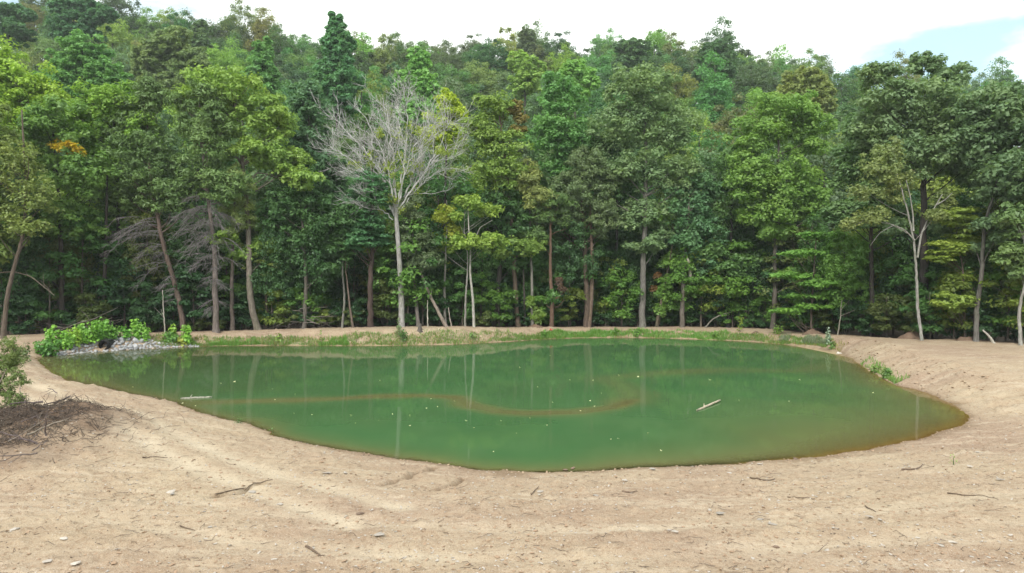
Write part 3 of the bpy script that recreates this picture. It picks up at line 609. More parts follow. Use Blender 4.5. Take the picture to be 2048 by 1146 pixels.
# tall trees that stand out of the slope and the skyline
HT = [('tall dark green poplar standing above the skyline left of centre', 675, 15, 100, [(672, 58, 20, 44), (664, 95, 26, 34), (690, 100, 24, 34), (676, 175, 50, 62)], (.038, .092, .042)),
      ('slim ragged treetop standing above the skyline right of centre', 1055, 55, 165, [(1054, 80, 16, 28), (1060, 110, 28, 28)], (.05, .07, .042)),
      ('conical mid-green tree in front of the skyline behind the yellow-tinged tree', 525, 80, 92, [(525, 100, 24, 26), (522, 140, 38, 34), (530, 190, 44, 45)], (.055, .115, .042)),
      ('rounded mid-green tree above the orange-leaved tree', 165, 75, 88, [(165, 105, 55, 40), (130, 150, 55, 50), (205, 160, 55, 50), (165, 220, 70, 50)], (.052, .112, .036)),
      ('olive rounded tree behind the leaning cedar', 340, 60, 110, [(340, 85, 50, 32), (300, 120, 45, 40), (385, 130, 45, 45), (340, 180, 60, 45)], (.066, .096, .042)),
      ('light green poplar behind the bare pale tree', 838, 90, 98, [(838, 120, 24, 28), (825, 165, 34, 38), (855, 175, 30, 40), (838, 225, 40, 40)], (.075, .150, .045)),
      ('sparse topped tree on the skyline left of the tall poplar', 395, 38, 150, [(398, 58, 18, 18), (398, 82, 24, 22)], (.045, .075, .035)),
      ('dark wide treetop on the skyline above the rounded green tree', 1430, 80, 140, [(1425, 105, 34, 24), (1430, 135, 42, 30)], (.034, .066, .032)),
      ('rounded treetop on the skyline above the grey-green oak', 1265, 72, 150, [(1264, 96, 36, 24), (1262, 125, 40, 28)], (.04, .075, .036)),
      ('dull olive tree above the rounded green tree', 1610, 130, 95, [(1610, 155, 40, 25), (1590, 185, 40, 35), (1635, 195, 38, 40)], (.082, .105, .038)),
      ('yellow-green rounded tree under the ragged skyline treetop', 1050, 95, 120, [(1040, 120, 26, 22), (1065, 135, 26, 22), (1050, 165, 36, 30)], (.095, .150, .040)),
      ('light green tree behind the mid-green tree and orange-tinged tree', 1150, 115, 100, [(1150, 140, 30, 25), (1175, 160, 30, 30), (1130, 175, 30, 30)], (.075, .145, .042)),
      ('ragged dark treetop at the upper left corner', 20, 5, 130, [(15, 20, 30, 18), (50, 30, 25, 15), (20, 60, 50, 30)], (.034, .075, .036)),
      ('tall dark treetop on the skyline left of the sparse one', 150, 0, 130, [(125, 15, 26, 20), (165, 10, 24, 22), (205, 30, 26, 20), (150, 55, 60, 30)], (.032, .075, .038))]
for lab, px, top, D, crowns, col in HT:
    X = (px - CX) / F * D; gz = H(X, D); by = HY + (CAMZ - gz) * F / D
    cb = crowns[-1][1] + crowns[-1][3] * .6
    make_tree('broadleaf_tree', lab, 'tree', [(px, by), (px, .5 * (by + cb)), (px, cb), (px, top + 12)], 7, D, crowns, tuple(c * 1.3 for c in col), D_BARK, 'broad', 1.1, group='trees on the wooded hillside', nlimb=8, leafscale=1.0 + (D - 70) / 120)

# the bare pale tree
def bare_tree():
    D = eD(803, -.6); mpp = D / F
    base = P(803, 657, D); base[2] = H(base[0], base[1])
    root = thing('bare_tree', 'tall pale grey bare tree with fan of leafless branches behind the pond', 'tree', base, 'trees along the forest edge')
    T = Tubes()
    path = [np.array([base[0], base[1], base[2] - .3])] + [P(a, b, D) for a, b in ((803, 600), (800, 540), (796, 480), (792, 430), (791, 400))]
    tp = smooth_path(path, 26); r = np.linspace(6.2, 3.9, 26) * mpp; r[0] *= 1.4; r[1] *= 1.15
    T.add(tp, r, 12); obj('trunk', T.mesh('trunk', M_BARK, base), root, color=(.31, .30, .295))
    L = [([(789, 432), (772, 392), (738, 348), (695, 312), (648, 288)], 4.2, -1), ([(790, 428), (774, 372), (742, 318), (700, 266), (662, 232)], 4.2, 1.6), ([(791, 424), (780, 352), (760, 292), (735, 240), (708, 206)], 4.6, -2.2),
         ([(792, 418), (790, 342), (782, 282), (775, 228), (764, 200)], 4.6, 1.2), ([(794, 420), (805, 352), (812, 292), (815, 242), (812, 198)], 4.4, -1.5), ([(795, 424), (820, 370), (838, 312), (850, 258), (856, 212)], 4.4, 2.4),
         ([(796, 420), (830, 370), (860, 326), (886, 276), (900, 240)], 4.2, -1.2), ([(796, 428), (833, 378), (866, 348), (900, 334), (928, 342)], 4.0, .6), ([(786, 440), (757, 416), (727, 404), (702, 408)], 2.8, -1.0),
         ([(793, 416), (784, 330), (800, 262), (795, 210)], 3.6, 4.2), ([(794, 416), (812, 340), (835, 280), (872, 235)], 3.6, -4.4), ([(791, 420), (762, 340), (722, 290), (690, 260)], 3.4, 4.5), ([(795, 420), (845, 350), (880, 305), (925, 290)], 3.4, 4.0), ([(790, 428), (755, 370), (710, 345), (665, 335)], 3.2, 3.0)]
    up = np.array([0, 0, 1.0])
    for q, w, dep in L:
        pts = [P(a, b, D + dep * (i / (len(q) - 1)) ** 1.1) for i, (a, b) in enumerate(q)]
        n = 20; main = smooth_path(pts, n); main[2:] += rng.normal(0, .07, (n - 2, 3))
        T = Tubes(); rr = np.linspace(w * mpp * .48, .02, n); T.add(main, rr, 6, False)
        ax_end = main[-1] - main[n // 2]
        for s in range(16):
            k = int(n * random.uniform(.28, .98)); k = min(k, n - 2)
            d0 = main[k + 1] - main[k]; d0 /= np.linalg.norm(d0)
            sd = rng.normal(size=3); sd[2] *= .5; sd -= d0 * (sd @ d0); sd /= np.linalg.norm(sd)
            ln = random.uniform(1.4, 3.6) * (1.1 - .45 * k / n)
            d1 = d0 * .75 + sd * .75; d1 /= np.linalg.norm(d1)
            e = main[k] + d1 * ln + up * ln * random.uniform(.0, .35)
            m = main[k] + d1 * ln * .55 - up * .05 * ln
            br = curve(main[k], m, e, 7); br[1:] += rng.normal(0, .04, (6, 3))
            r1 = min(rr[k] * .6, .045); T.add(br, np.linspace(r1, .014, 7), 4, False)
            for t in range(8):
                j = random.randint(1, 6)
                sd2 = rng.normal(size=3); sd2 -= d1 * (sd2 @ d1) * .4; sd2 /= np.linalg.norm(sd2)
                l2 = random.uniform(.5, 1.5)
                d2 = d1 * .8 + sd2 * .8 + up * .25; d2 /= np.linalg.norm(d2)
                e2 = br[j] + d2 * l2 + up * .12 * l2
                tw = curve(br[j], br[j] + d2 * l2 * .5 - up * .04, e2, 4)
                T.add(tw, np.linspace(.016, .008, 4), 3, False)
                if random.random() < .6:
                    sd3 = rng.normal(size=3) * .7 + d2; sd3 /= np.linalg.norm(sd3)
                    T.add(curve(tw[2], tw[2] + sd3 * .25, tw[2] + sd3 * .6 + up * .1, 3), [.012, .01, .008], 3, False)
        obj('limb', T.mesh('limb', M_BARK, base), root, color=(.47, .465, .47))
    Cs = np.array([P(a, b, D + d) for a, b, d in [(790, 400, -.5), (797, 370, -.6), (785, 350, -.4), (810, 340, -.6), (800, 310, -.5), (830, 300, -1), (775, 395, -.3), (845, 270, -1), (820, 250, -1), (740, 310, -1), (880, 300, -1), (760, 270, -.6), (805, 420, -.4), (715, 330, -.5), (795, 265, -1), (840, 330, -.8)]])
    Cs = np.concatenate([Cs, Cs + rng.normal(0, .9, Cs.shape)]); a = clump_leaves(Cs, rng.uniform(.4, .95, len(Cs)), 46, .24, .17, .8, .5, .1)
    obj('foliage', leaf_mesh('foliage', *a[:4], M_LEAF, base, a[4]), root, color=(.19, .25, .05), label='few yellow-green leaves among the bare limbs')
bare_tree()

# dead twig skirts of the cedars, hanging fans of bare grey twigs
def twig_fan(T, s, d, ln, nsub, hang, r=.03):
    d = np.asarray(d, float); d /= np.linalg.norm(d)
    e = s + d * ln - np.array([0, 0, hang * ln]); m = s + d * ln * .55 + np.array([0, 0, .08 * ln])
    br = curve(s, m, e, 8); T.add(br, np.linspace(r, .012, 8), 4, False)
    for _ in range(nsub):
        j = random.randint(1, 7); v = rng.normal(size=3); v[2] = -abs(v[2]) * .8; v = v * .7 + d; v /= np.linalg.norm(v)
        l2 = random.uniform(.35, 1.1) * (.6 + .1 * ln)
        tw = curve(br[j], br[j] + v * l2 * .5, br[j] + v * l2 - np.array([0, 0, .35 * l2]), 4); T.add(tw, np.linspace(.014, .008, 4), 3, False)
        v2 = rng.normal(size=3) * .7 + v; v2 /= np.linalg.norm(v2); T.add(curve(tw[2], tw[2] + v2 * .2, tw[2] + v2 * .45 - np.array([0, 0, .1]), 3), [.01, .008, .007], 3, False)
for key, rows in (('leaning cedar with a brown trunk and dead lower branches', [(440, 290, 8), (475, 270, 8), (515, 210, 6), (560, 110, 4), (590, 70, 4)]), ('upright cedar with grey trunk and thick skirt of dead twigs', [(410, 220, 16), (440, 230, 18), (480, 210, 16), (520, 150, 10), (560, 90, 6), (600, 60, 4)])):
    root, base, tp, tr = dead_info[key]
    for py, spread, n in rows:
        zt = CAMZ - (py - HY) * base[1] / F
        k = int(np.argmin(abs(tp[:, 2] - zt)))
        for q in range(n):
            T = Tubes()
            for _ in range(1):
                a = random.choice((math.pi, math.pi, 0)) + random.gauss(0, .75)
                if 'leaning' in key: a = math.pi + random.gauss(0, .8)
                s = tp[k] + np.array([0, 0, random.uniform(-.7, .7)])
                twig_fan(T, s, (math.cos(a), -abs(math.sin(a)) * .9 if random.random() < .7 else math.sin(a), random.uniform(-.05, .3)), spread * base[1] / F * random.uniform(.14, .34), 15, random.uniform(.15, .8), .016)
            obj('dead_branch', T.mesh('dead_branch', M_BARK, base), root, color=(.21, .195, .20))

# the torn limb that hangs from the grey-brown tree
root, base, tp, tr = dead_info['grey-brown tree with a pale torn limb hanging beside its trunk']
D = base[1] - .35; T = Tubes()
T.add(smooth_path([P(1374, 512, D), P(1378, 530, D), P(1381, 552, D), P(1380, 568, D)], 12), np.array([1, 3, 4.6, 5.8, 6.4, 6.4, 6.0, 5.6, 5, 4.2, 3, .6]) * .6 * D / F, 7)
obj('torn_limb', T.mesh('torn_limb', M_BARK, base), root, color=(.42, .38, .32), label='pale torn wood hanging down')

# leaning bare stem, arching branch, fallen pale log, distant bare sticks
def bare_stick(name, label, cat, pts, w, D, col, sides=7, group=None, sub=0, ground=True):
    p0 = P(*pts[0], D); 
    if ground: p0[2] = H(p0[0], p0[1])
    T = Tubes(); path = [p0 - np.array([0, 0, .15 if ground else 0])] + [P(a, b, D) for a, b in pts[1:]]
    q = smooth_path(path, 5 * len(path)); q[2:-1] += rng.normal(0, .012, (len(q) - 3, 3))
    T.add(q, np.linspace(w * .5, w * .22, len(q)) * D / F, sides)
    for _ in range(sub):
        k = random.randint(len(q) // 3, len(q) - 1); v = rng.normal(size=3); v[2] = abs(v[2]) + .3; v /= np.linalg.norm(v); l = random.uniform(.6, 1.6)
        T.add(curve(q[k], q[k] + v * l * .5, q[k] + v * l + rng.normal(0, .1, 3), 5), np.linspace(w * .2 * D / F, .01, 5), 4, False)
    return obj(name, T.mesh(name, M_BARK, p0), loc=p0, color=col, label=label, cat=cat, group=group)
bare_stick('leaning_trunk', 'dead bare trunk leaning left between the bare tree and twin trunks', 'tree trunk', [(894, 657), (880, 630), (862, 595), (845, 555), (836, 530)], 8, eD(890, -.8), (.24, .20, .17), sub=3)
bare_stick('bare_sapling', 'thin pale bare stem standing right of the bare tree', 'tree stem', [(856, 656), (855, 640), (855, 600)], 3.2, eD(856, -.4), (.40, .38, .34))
bare_stick('bare_sapling', 'short leaning bare stem beside the dead leaning trunk', 'tree stem', [(904, 656), (900, 640), (897, 615)], 3, eD(900, -.3), (.34, .30, .26))
bare_stick('arching_branch', 'pale branch arching over the forest edge left of the black stem', 'branch', [(1408, 655), (1425, 638), (1450, 627), (1480, 621), (1505, 622), (1525, 626)], 3, eD(1440, -.3), (.20, .19, .17))
bare_stick('fallen_log', 'pale broken log leaning at the right forest edge', 'log', [(1990, 684), (1978, 672), (1966, 660)], 6.5, eD(1980, -1.2), (.42, .40, .36))
bare_stick('arching_branch', 'bare branch arching down at the left side of the wood', 'branch', [(0, 545), (30, 543), (60, 552), (90, 575), (110, 592)], 2.6, eD(60, -2), (.15, .125, .10), ground=False, sub=3)
bare_stick('bare_sapling', 'thin pale stem left of the leaning cedar', 'tree stem', [(330, 662), (327, 620), (325, 580)], 3, eD(330, -.3), (.36, .34, .30), sub=2)
bare_stick('bare_sapling', 'thin bare stem right of the layered maple', 'tree stem', [(1675, 672), (1680, 640), (1684, 600)], 3, eD(1675, -.6), (.26, .24, .20), sub=2)
bare_stick('bare_sapling', 'straight dark stem behind the brush at far left', 'tree stem', [(205, 662), (208, 600), (212, 480), (214, 350)], 9, eD(205, 2), (.06, .05, .045), sub=4)

# ---- thin summer haze: one closed box of air round the place
def haze(dens):
    m, N, L = new_mat('haze'); v = N.new('ShaderNodeVolumePrincipled'); v.inputs['Density'].default_value = dens; v.inputs['Color'].default_value = (.9, .95, 1, 1); v.inputs['Anisotropy'].default_value = .2
    o = N.new('ShaderNodeOutputMaterial'); L.new(v.outputs[0], o.inputs['Volume'])
    x, y0, y1, z0, z1 = 430, -65, 430, -4, 112
    V = [(a, b, c) for c in (z0, z1) for a, b in ((-x, y0), (x, y0), (x, y1), (-x, y1))]
    obj('haze', mk_mesh('haze', V, [np.array([(0, 3, 2, 1), (4, 5, 6, 7), (0, 1, 5, 4), (1, 2, 6, 5), (2, 3, 7, 6), (3, 0, 4, 7)])], m, False), kind='stuff')
haze(.0003)

# ---- repeated hillside trees: eight kinds, copied
def proto_tree(i, h, r, shape, leaf, per, kcl):
    c = np.array([0, 0, h * .62]); rv = np.array([r, r, h * .40])
    if shape == 'tall': rv = np.array([r * .8, r * .8, h * .45]); c[2] = h * .56
    C = fill_ellipsoid(c, rv * .9, kcl, .5, i * 1.7)
    if shape == 'cone':
        t = (C[:, 2] - (c[2] - rv[2])) / (2 * rv[2]); C[:, :2] *= (1.35 - 1.0 * np.clip(t, 0, 1))[:, None]
    R = rng.uniform(.6, 1.6, kcl) * r / 4.9
    a = clump_leaves(C, R, per, leaf, leaf * .8, .62, .75, .2)
    crown = leaf_mesh('crown', *a[:4], M_LEAF, (0, 0, 0), a[4])
    T = Tubes(); n = 10
    tp = np.stack([rng.normal(0, .08, n).cumsum() * .4, rng.normal(0, .08, n).cumsum() * .4, np.linspace(-.8, h * .93, n)], -1); tr = np.linspace(.2, .06, n)
    T.add(tp, tr, 7)
    for k in rng.choice(kcl, 10, replace=False): limb(T, tp, tr, C[k], .08)
    return crown, T.mesh('trunk', M_BARK)
PROTO = [proto_tree(i, *q) for i, q in enumerate([(19, 5.6, 'round', .34, 95, 175), (21, 6.0, 'round', .34, 95, 185), (18, 5.0, 'round', .33, 95, 150), (22, 5.2, 'tall', .34, 95, 175), (20, 5.2, 'cone', .33, 95, 160), (17, 6.2, 'round', .34, 95, 180), (21, 4.8, 'tall', .33, 95, 160), (19, 5.8, 'round', .35, 90, 155)])]

LF = [(15, 'behind the slender left-edge tree'), (125, 'by the orange-leaved dark tree'), (225, 'left of the leaning cedar'), (300, 'under the leaning cedar'), (400, 'between the two cedars'), (470, 'right of the upright cedar'), (550, 'right of the tall yellow-tinged tree'), (640, 'left of the pale crooked tree'), (725, 'by the maple with drooping leaves'), (785, 'behind the bare tree'), (860, 'by the dead leaning trunk'), (940, 'behind the twin white trunks'),
      (1010, 'right of the twin white trunks'), (1085, 'behind the reddish trunk'), (1170, 'behind the two-stemmed cedar'), (1250, 'left of the thick grey trunk'), (1330, 'right of the thick grey trunk'), (1400, 'right of the torn limb'), (1480, 'by the black stemmed tree'), (1560, 'under the rounded green tree'), (1640, 'by the layered maple'), (1720, 'right of the layered maple'), (1800, 'left of the white forked tree'), (1890, 'right of the white forked tree'), (1960, 'behind the leaning grey oak'), (2040, 'by the white stemmed tree')]
LM = [(30, 'above the slender left-edge tree'), (130, 'above the orange-leaved branch'), (240, 'above the broad yellow-green tree'), (330, 'above the leaning cedar'), (420, 'above the upright cedar'), (520, 'behind the tall yellow-tinged tree'), (620, 'behind the blue-green tree'), (720, 'above the bare pale tree, left'), (830, 'above the bare pale tree, right'),
      (930, 'above the twin white trunks'), (1020, 'behind the orange-tinged tree'), (1130, 'above the reddish trunk'), (1230, 'left of the grey-green oak top'), (1340, 'right of the grey-green oak top'), (1450, 'above the black stemmed tree'), (1560, 'above the rounded green tree'), (1680, 'above the layered maple'), (1800, 'left behind the huge oak'), (1900, 'right behind the huge oak'), (2000, 'above the leaning grey oak')]
def landmark(px): return min(LM, key=lambda a: abs(a[0] - px))[1]
def unique_labels(items):
    """items: (object, words, px); says which one of several alike neighbours by its order from the left"""
    from collections import defaultdict
    g = defaultdict(list)
    for o, t, px in items: g[t].append((px, o))
    ORD = ['leftmost', 'second one', 'third one', 'fourth one', 'fifth one', 'sixth one', 'seventh one', 'eighth one', 'ninth one', 'tenth one', 'eleventh one', 'twelfth one']
    for t, l in g.items():
        l.sort(key=lambda a: a[0])
        for i, (px, o) in enumerate(l):
            o['label'] = t if len(l) == 1 else t + ', ' + (ORD[i] if i < len(l) - 1 or i == 0 else 'rightmost') if i < 12 else t

HC = [('dark green', (.032, .068, .027), 24), ('deep green', (.036, .074, .032), 16), ('mid-green', (.050, .105, .036), 18), ('grey-green', (.056, .088, .046), 12), ('olive green', (.070, .096, .034), 10), ('light green', (.075, .140, .040), 8), ('yellow-green', (.095, .140, .032), 6), ('dull olive', (.074, .090, .036), 3)]
HW = np.array([h[2] for h in HC], float); HW /= HW.sum()
# numbers of the trees that would stand wholly hidden behind others, left out
UNSEEN_HILL = set([2, 6, 19, 25, 27, 34, 39, 43, 44, 47, 48, 49, 51, 52, 54, 55, 56, 57, 58, 62, 63, 67, 68, 69, 71, 74, 75, 76, 78, 79, 81, 84, 85, 86, 87, 88, 89, 90, 91, 92, 93, 94, 96, 98, 100, 101, 105, 106, 108, 110, 111, 113, 114, 116, 117, 118, 121, 122, 124, 127, 129, 133, 134, 137, 138, 140, 142, 143, 144, 145, 146, 147, 149, 151, 153, 154, 155, 158, 159, 160, 161, 162, 165, 166, 168, 169, 170, 171, 172, 174, 179, 183, 184, 185, 187, 191, 192, 193, 195, 199, 201, 202, 205, 206, 209, 210, 213, 216, 218, 220, 226, 233, 235, 239, 240, 242, 245, 249, 252, 255, 258, 262, 267, 269, 278, 281, 283, 292, 294, 299, 301, 305, 306, 308, 309, 311, 312, 313, 320, 325, 330, 334, 336, 337, 338, 340, 341, 342, 344, 347, 350, 351, 352, 353, 355, 360, 361, 363, 364, 365, 368, 369, 371]); UNSEEN_YOUNG = set([3, 4, 9, 12, 14, 18, 22, 24, 26, 27, 30, 31, 32, 33, 35, 36, 37, 39, 40, 43, 45, 51, 53, 54, 55, 56, 59, 67, 78, 79])
def YLF(px): return min(LF, key=lambda a: abs(a[0] - px))[1]
hill_items = []
hpos = []
g2 = np.random.default_rng(42); rnd2 = random.Random(9)
def far_enough(x, y, s):
    return all((x - a) ** 2 + (y - b) ** 2 > s * s for a, b in hpos)
tries = 0
while len(hpos) < 330 and tries < 9000:
    tries += 1
    y = 74 + 122 * g2.random() ** 0.8; x = (g2.random() * 2 - 1) * (.80 * y)
    if y < edge_D(x / y) + 6: continue
    if far_enough(x, y, 5.6 + y * .012): hpos.append((x, y))
for k in range(64):                                          # the closed row of crowns along the ridge
    a = -1 + 2 * (k + .5) / 64; y = 186 + 8 * math.sin(k * 2.4); x = a * .80 * y + g2.normal(0, 1)
    hpos = [q for q in hpos if (q[0] - x) ** 2 + (q[1] - y) ** 2 > 9] + [(x, y)]
hpos.sort(key=lambda p: p[1])
for i, (x, y) in enumerate(hpos):
    v = rnd2.randrange(8) if y < 180 else rnd2.choice((0, 1, 2, 5, 7, 3)); c = int(g2.choice(len(HC), p=HW)); sc = rnd2.uniform(.82, 1.15); rz = rnd2.uniform(0, 6.28); sz = rnd2.uniform(.92, 1.1)
    jit = g2.uniform(.85, 1.18, 3) * g2.uniform(.9, 1.12)
    if i in UNSEEN_HILL: continue
    gz = H(x, y); px = CX + x / y * F
    zone = 'on the lower slope' if y < 105 else 'halfway uphill' if y < 145 else 'high on the hillside' if y < 175 else 'on the ridge line'
    root = thing('broadleaf_tree', 'x', 'tree', (x, y, gz), 'trees on the wooded hillside')
    root.rotation_euler[2] = rz; root.scale = (sc, sc, sc * sz)
    root['hill_index'] = i
    cc = tuple(float(a * b * 1.9) for a, b in zip(HC[c][1], jit))
    obj('crown', PROTO[v][0], root, color=cc); obj('trunk', PROTO[v][1], root, color=(.09, .08, .07))
    hill_items.append((root, f'{HC[c][0]} tree {zone} {landmark(px)}', px))
unique_labels(hill_items)


young = []; ypos = []; g7 = np.random.default_rng(31); tries = 0
while len(ypos) < 80 and tries < 4000:
    tries += 1
    u = g7.uniform(-.84, .84); off = 1.5 + 12 * g7.random(); y = float(edge_D(u)) + off; x = u * y
    if all((x - a) ** 2 + (y - b) ** 2 > 2.6 ** 2 for a, b in ypos): ypos.append((x, y))
for i, (x, y) in enumerate(ypos):
    v = int(g7.integers(8)); c = int(g7.choice(6, p=np.array([30, 18, 24, 12, 10, 6]) / 100)); sc = g7.uniform(.42, .72); rz = g7.uniform(0, 6.28); j = g7.uniform(.85, 1.15)
    if i in UNSEEN_YOUNG: continue
    root = thing('young_tree', 'x', 'tree', (x, y, H(x, y)), 'young trees inside the edge of the wood'); root.rotation_euler[2] = rz; root.scale = (sc * .85, sc * .85, sc); root['young_index'] = i
    nm_, col_ = [('dark green', (.045, .100, .036)), ('deep green', (.050, .108, .044)), ('mid-green', (.070, .155, .045)), ('olive', (.10, .135, .04)), ('bright green', (.10, .20, .045)), ('yellow-green', (.15, .20, .04))][c]
    obj('crown', PROTO[v][0], root, color=tuple(k * j for k in col_)); obj('trunk', PROTO[v][1], root, color=(.11, .095, .08))
    px = CX + x / y * F; young.append((root, f'{nm_} young tree {YLF(px)}', px))

unique_labels(young)
# ---- understory saplings and shrubs under the edge trees
def proto_sapling(i, h, r, layers, per, leaf):
    T = Tubes(); n = 8
    tp = np.stack([rng.normal(0, .06, n).cumsum() * .5, rng.normal(0, .06, n).cumsum() * .5, np.linspace(-.2, h * .92, n)], -1); tp[0, :2] = 0
    T.add(tp, np.linspace(.05 + .006 * h, .015, n), 6)
    C = []
    for l in range(layers):
        zc = h * (.18 + .8 * (l + .5) / layers); rr = r * math.sin(math.pi * (.12 + .8 * (l + .5) / layers)) ** .7
        for k in range(random.randint(3, 6)):
            a = random.uniform(0, 6.28); d = rr * random.uniform(.3, 1); C.append((math.cos(a) * d, math.sin(a) * d, zc + random.gauss(0, .12) + .05 * d))
    C = np.array(C)
    for c in C[::2]: limb(T, tp, np.full(n, .04), c, .02)
    a = clump_leaves(C, rng.uniform(.4, .85, len(C)) * r / 1.7, int(per * 1.5), leaf, leaf * .8, .48, .8, .12)
    return leaf_mesh('crown', *a[:4], M_LEAF, (0, 0, 0), a[4]), T.mesh('trunk', M_BARK)
SAP = [proto_sapling(i, *s) for i, s in enumerate([(5.5, 2.0, 7, 75, .25), (7.5, 2.4, 8, 75, .26), (4.0, 1.7, 5, 75, .24), (9.0, 2.5, 9, 75, .27), (3.0, 1.5, 4, 80, .22), (6.5, 1.8, 7, 75, .25)])]
SHR = [proto_sapling(i, *s) for i, s in enumerate([(1.5, 1.0, 4, 70, .17), (1.1, .9, 3, 70, .16), (2.1, 1.1, 4, 70, .18)])]
UC = [('dark green', (.026, .062, .024), 34), ('deep green', (.028, .068, .028), 22), ('mid-green', (.045, .105, .030), 20), ('olive', (.062, .088, .026), 12), ('bright green', (.070, .145, .030), 8), ('yellow-green', (.095, .135, .028), 5)]
UW = np.array([u[2] for u in UC], float); UW /= UW.sum()
UNSEEN_SAP = set([0, 1, 4, 5, 6, 7, 14, 17, 18, 19, 21, 22, 23, 25, 26, 29, 30, 31, 32, 33, 35, 36, 37, 38, 39, 41, 44, 48, 49, 50, 52, 54, 55, 56, 59, 60, 61, 63, 64, 65, 66, 67, 68, 69, 70, 71, 73, 74, 77, 79, 82, 83, 84, 85, 86, 87, 88, 89, 91, 93, 94, 97, 98, 100, 102, 103, 107, 109, 110, 113, 115, 116, 117, 118, 119, 123, 126, 127, 130, 131, 132, 133, 134, 135, 137, 138, 139, 140, 141, 143, 144, 145, 146, 147, 148, 149, 150, 155, 156, 157, 158, 160, 162, 163, 166, 168, 170, 172, 173, 176, 178, 181, 182, 185, 187, 189, 191, 193, 194, 196, 197, 198, 199, 202, 203, 204, 205, 206, 207, 209, 210, 211, 212, 213, 215, 218, 219, 220, 221, 222, 223, 224, 226, 228, 232, 258, 274]); UNSEEN_SHR = set([3, 4, 5, 8, 9, 16, 23, 26, 35, 40, 42, 68, 70, 75, 79])
items = []; upos = []; g3 = np.random.default_rng(77); tries = 0
while len(upos) < 230 and tries < 6000:
    tries += 1
    u = g3.uniform(-.82, .82); off = 1.2 + 15 * g3.random() ** 1.5; y = float(edge_D(u)) + off; x = u * y
    if all((x - a) ** 2 + (y - b) ** 2 > 1.5 ** 2 for a, b, _ in upos): upos.append((x, y, off))
n_dark = len(upos)
for _ in range(3000):
    if len(upos) >= n_dark + 46: break
    u = g3.uniform(-.1, .78) if g3.random() < .75 else g3.uniform(-.8, -.1); off = .6 + 3.2 * g3.random(); y = float(edge_D(u)) + off; x = u * y
    if all((x - a) ** 2 + (y - b) ** 2 > 1.25 ** 2 for a, b, _ in upos): upos.append((x, y, off))
for i, (x, y, off) in enumerate(upos):
    v = int(g3.integers(6)); c = int(g3.choice(len(UC), p=UW)); sc = g3.uniform(.8, 1.25); rz = g3.uniform(0, 6.28); j = g3.uniform(.85, 1.2)
    if off < 2.5 and v in (1, 3) and i < n_dark: v = 2
    if i >= n_dark: c = (2, 3, 4, 5, 2, 4)[i % 6]
    if i in UNSEEN_SAP: continue
    px = CX + x / y * F
    root = thing('sapling', 'x', 'sapling', (x, y, H(x, y)), 'saplings under the edge of the wood'); root.rotation_euler[2] = rz; root.scale = (sc,) * 3; root['sap_index'] = i
    obj('crown', SAP[v][0], root, color=tuple(k * j * 1.25 for k in UC[c][1])); obj('trunk', SAP[v][1], root, color=(.12, .10, .08))
    items.append((root, f'{UC[c][0]} sapling {min(LF, key=lambda a: abs(a[0] - px))[1]}' + (', deep in shade' if off > 7 else ''), px))
unique_labels(items)
items = []; spos = []; tries = 0
while len(spos) < 90 and tries < 4000:
    tries += 1
    u = g3.uniform(-.78, .78); off = .9 + 2.6 * g3.random(); y = float(edge_D(u)) + off; x = u * y
    if all((x - a) ** 2 + (y - b) ** 2 > 1.1 ** 2 for a, b in spos): spos.append((x, y))
for i, (x, y) in enumerate(spos):
    v = int(g3.integers(3)); c = int(g3.choice(len(UC), p=UW)); sc = g3.uniform(.7, 1.25); rz = g3.uniform(0, 6.28); j = g3.uniform(.9, 1.25)
    if i in UNSEEN_SHR: continue
    px = CX + x / y * F
    root = thing('shrub', 'x', 'shrub', (x, y, H(x, y)), 'low shrubs along the forest edge'); root.rotation_euler[2] = rz; root.scale = (sc,) * 3; root['shr_index'] = i
    obj('foliage', SHR[v][0], root, color=tuple(k * j * 1.25 for k in UC[c][1])); obj('stem', SHR[v][1], root, color=(.12, .10, .08))
    items.append((root, f'low {UC[c][0]} shrub {min(LF, key=lambda a: abs(a[0] - px))[1]}', px))
unique_labels(items)

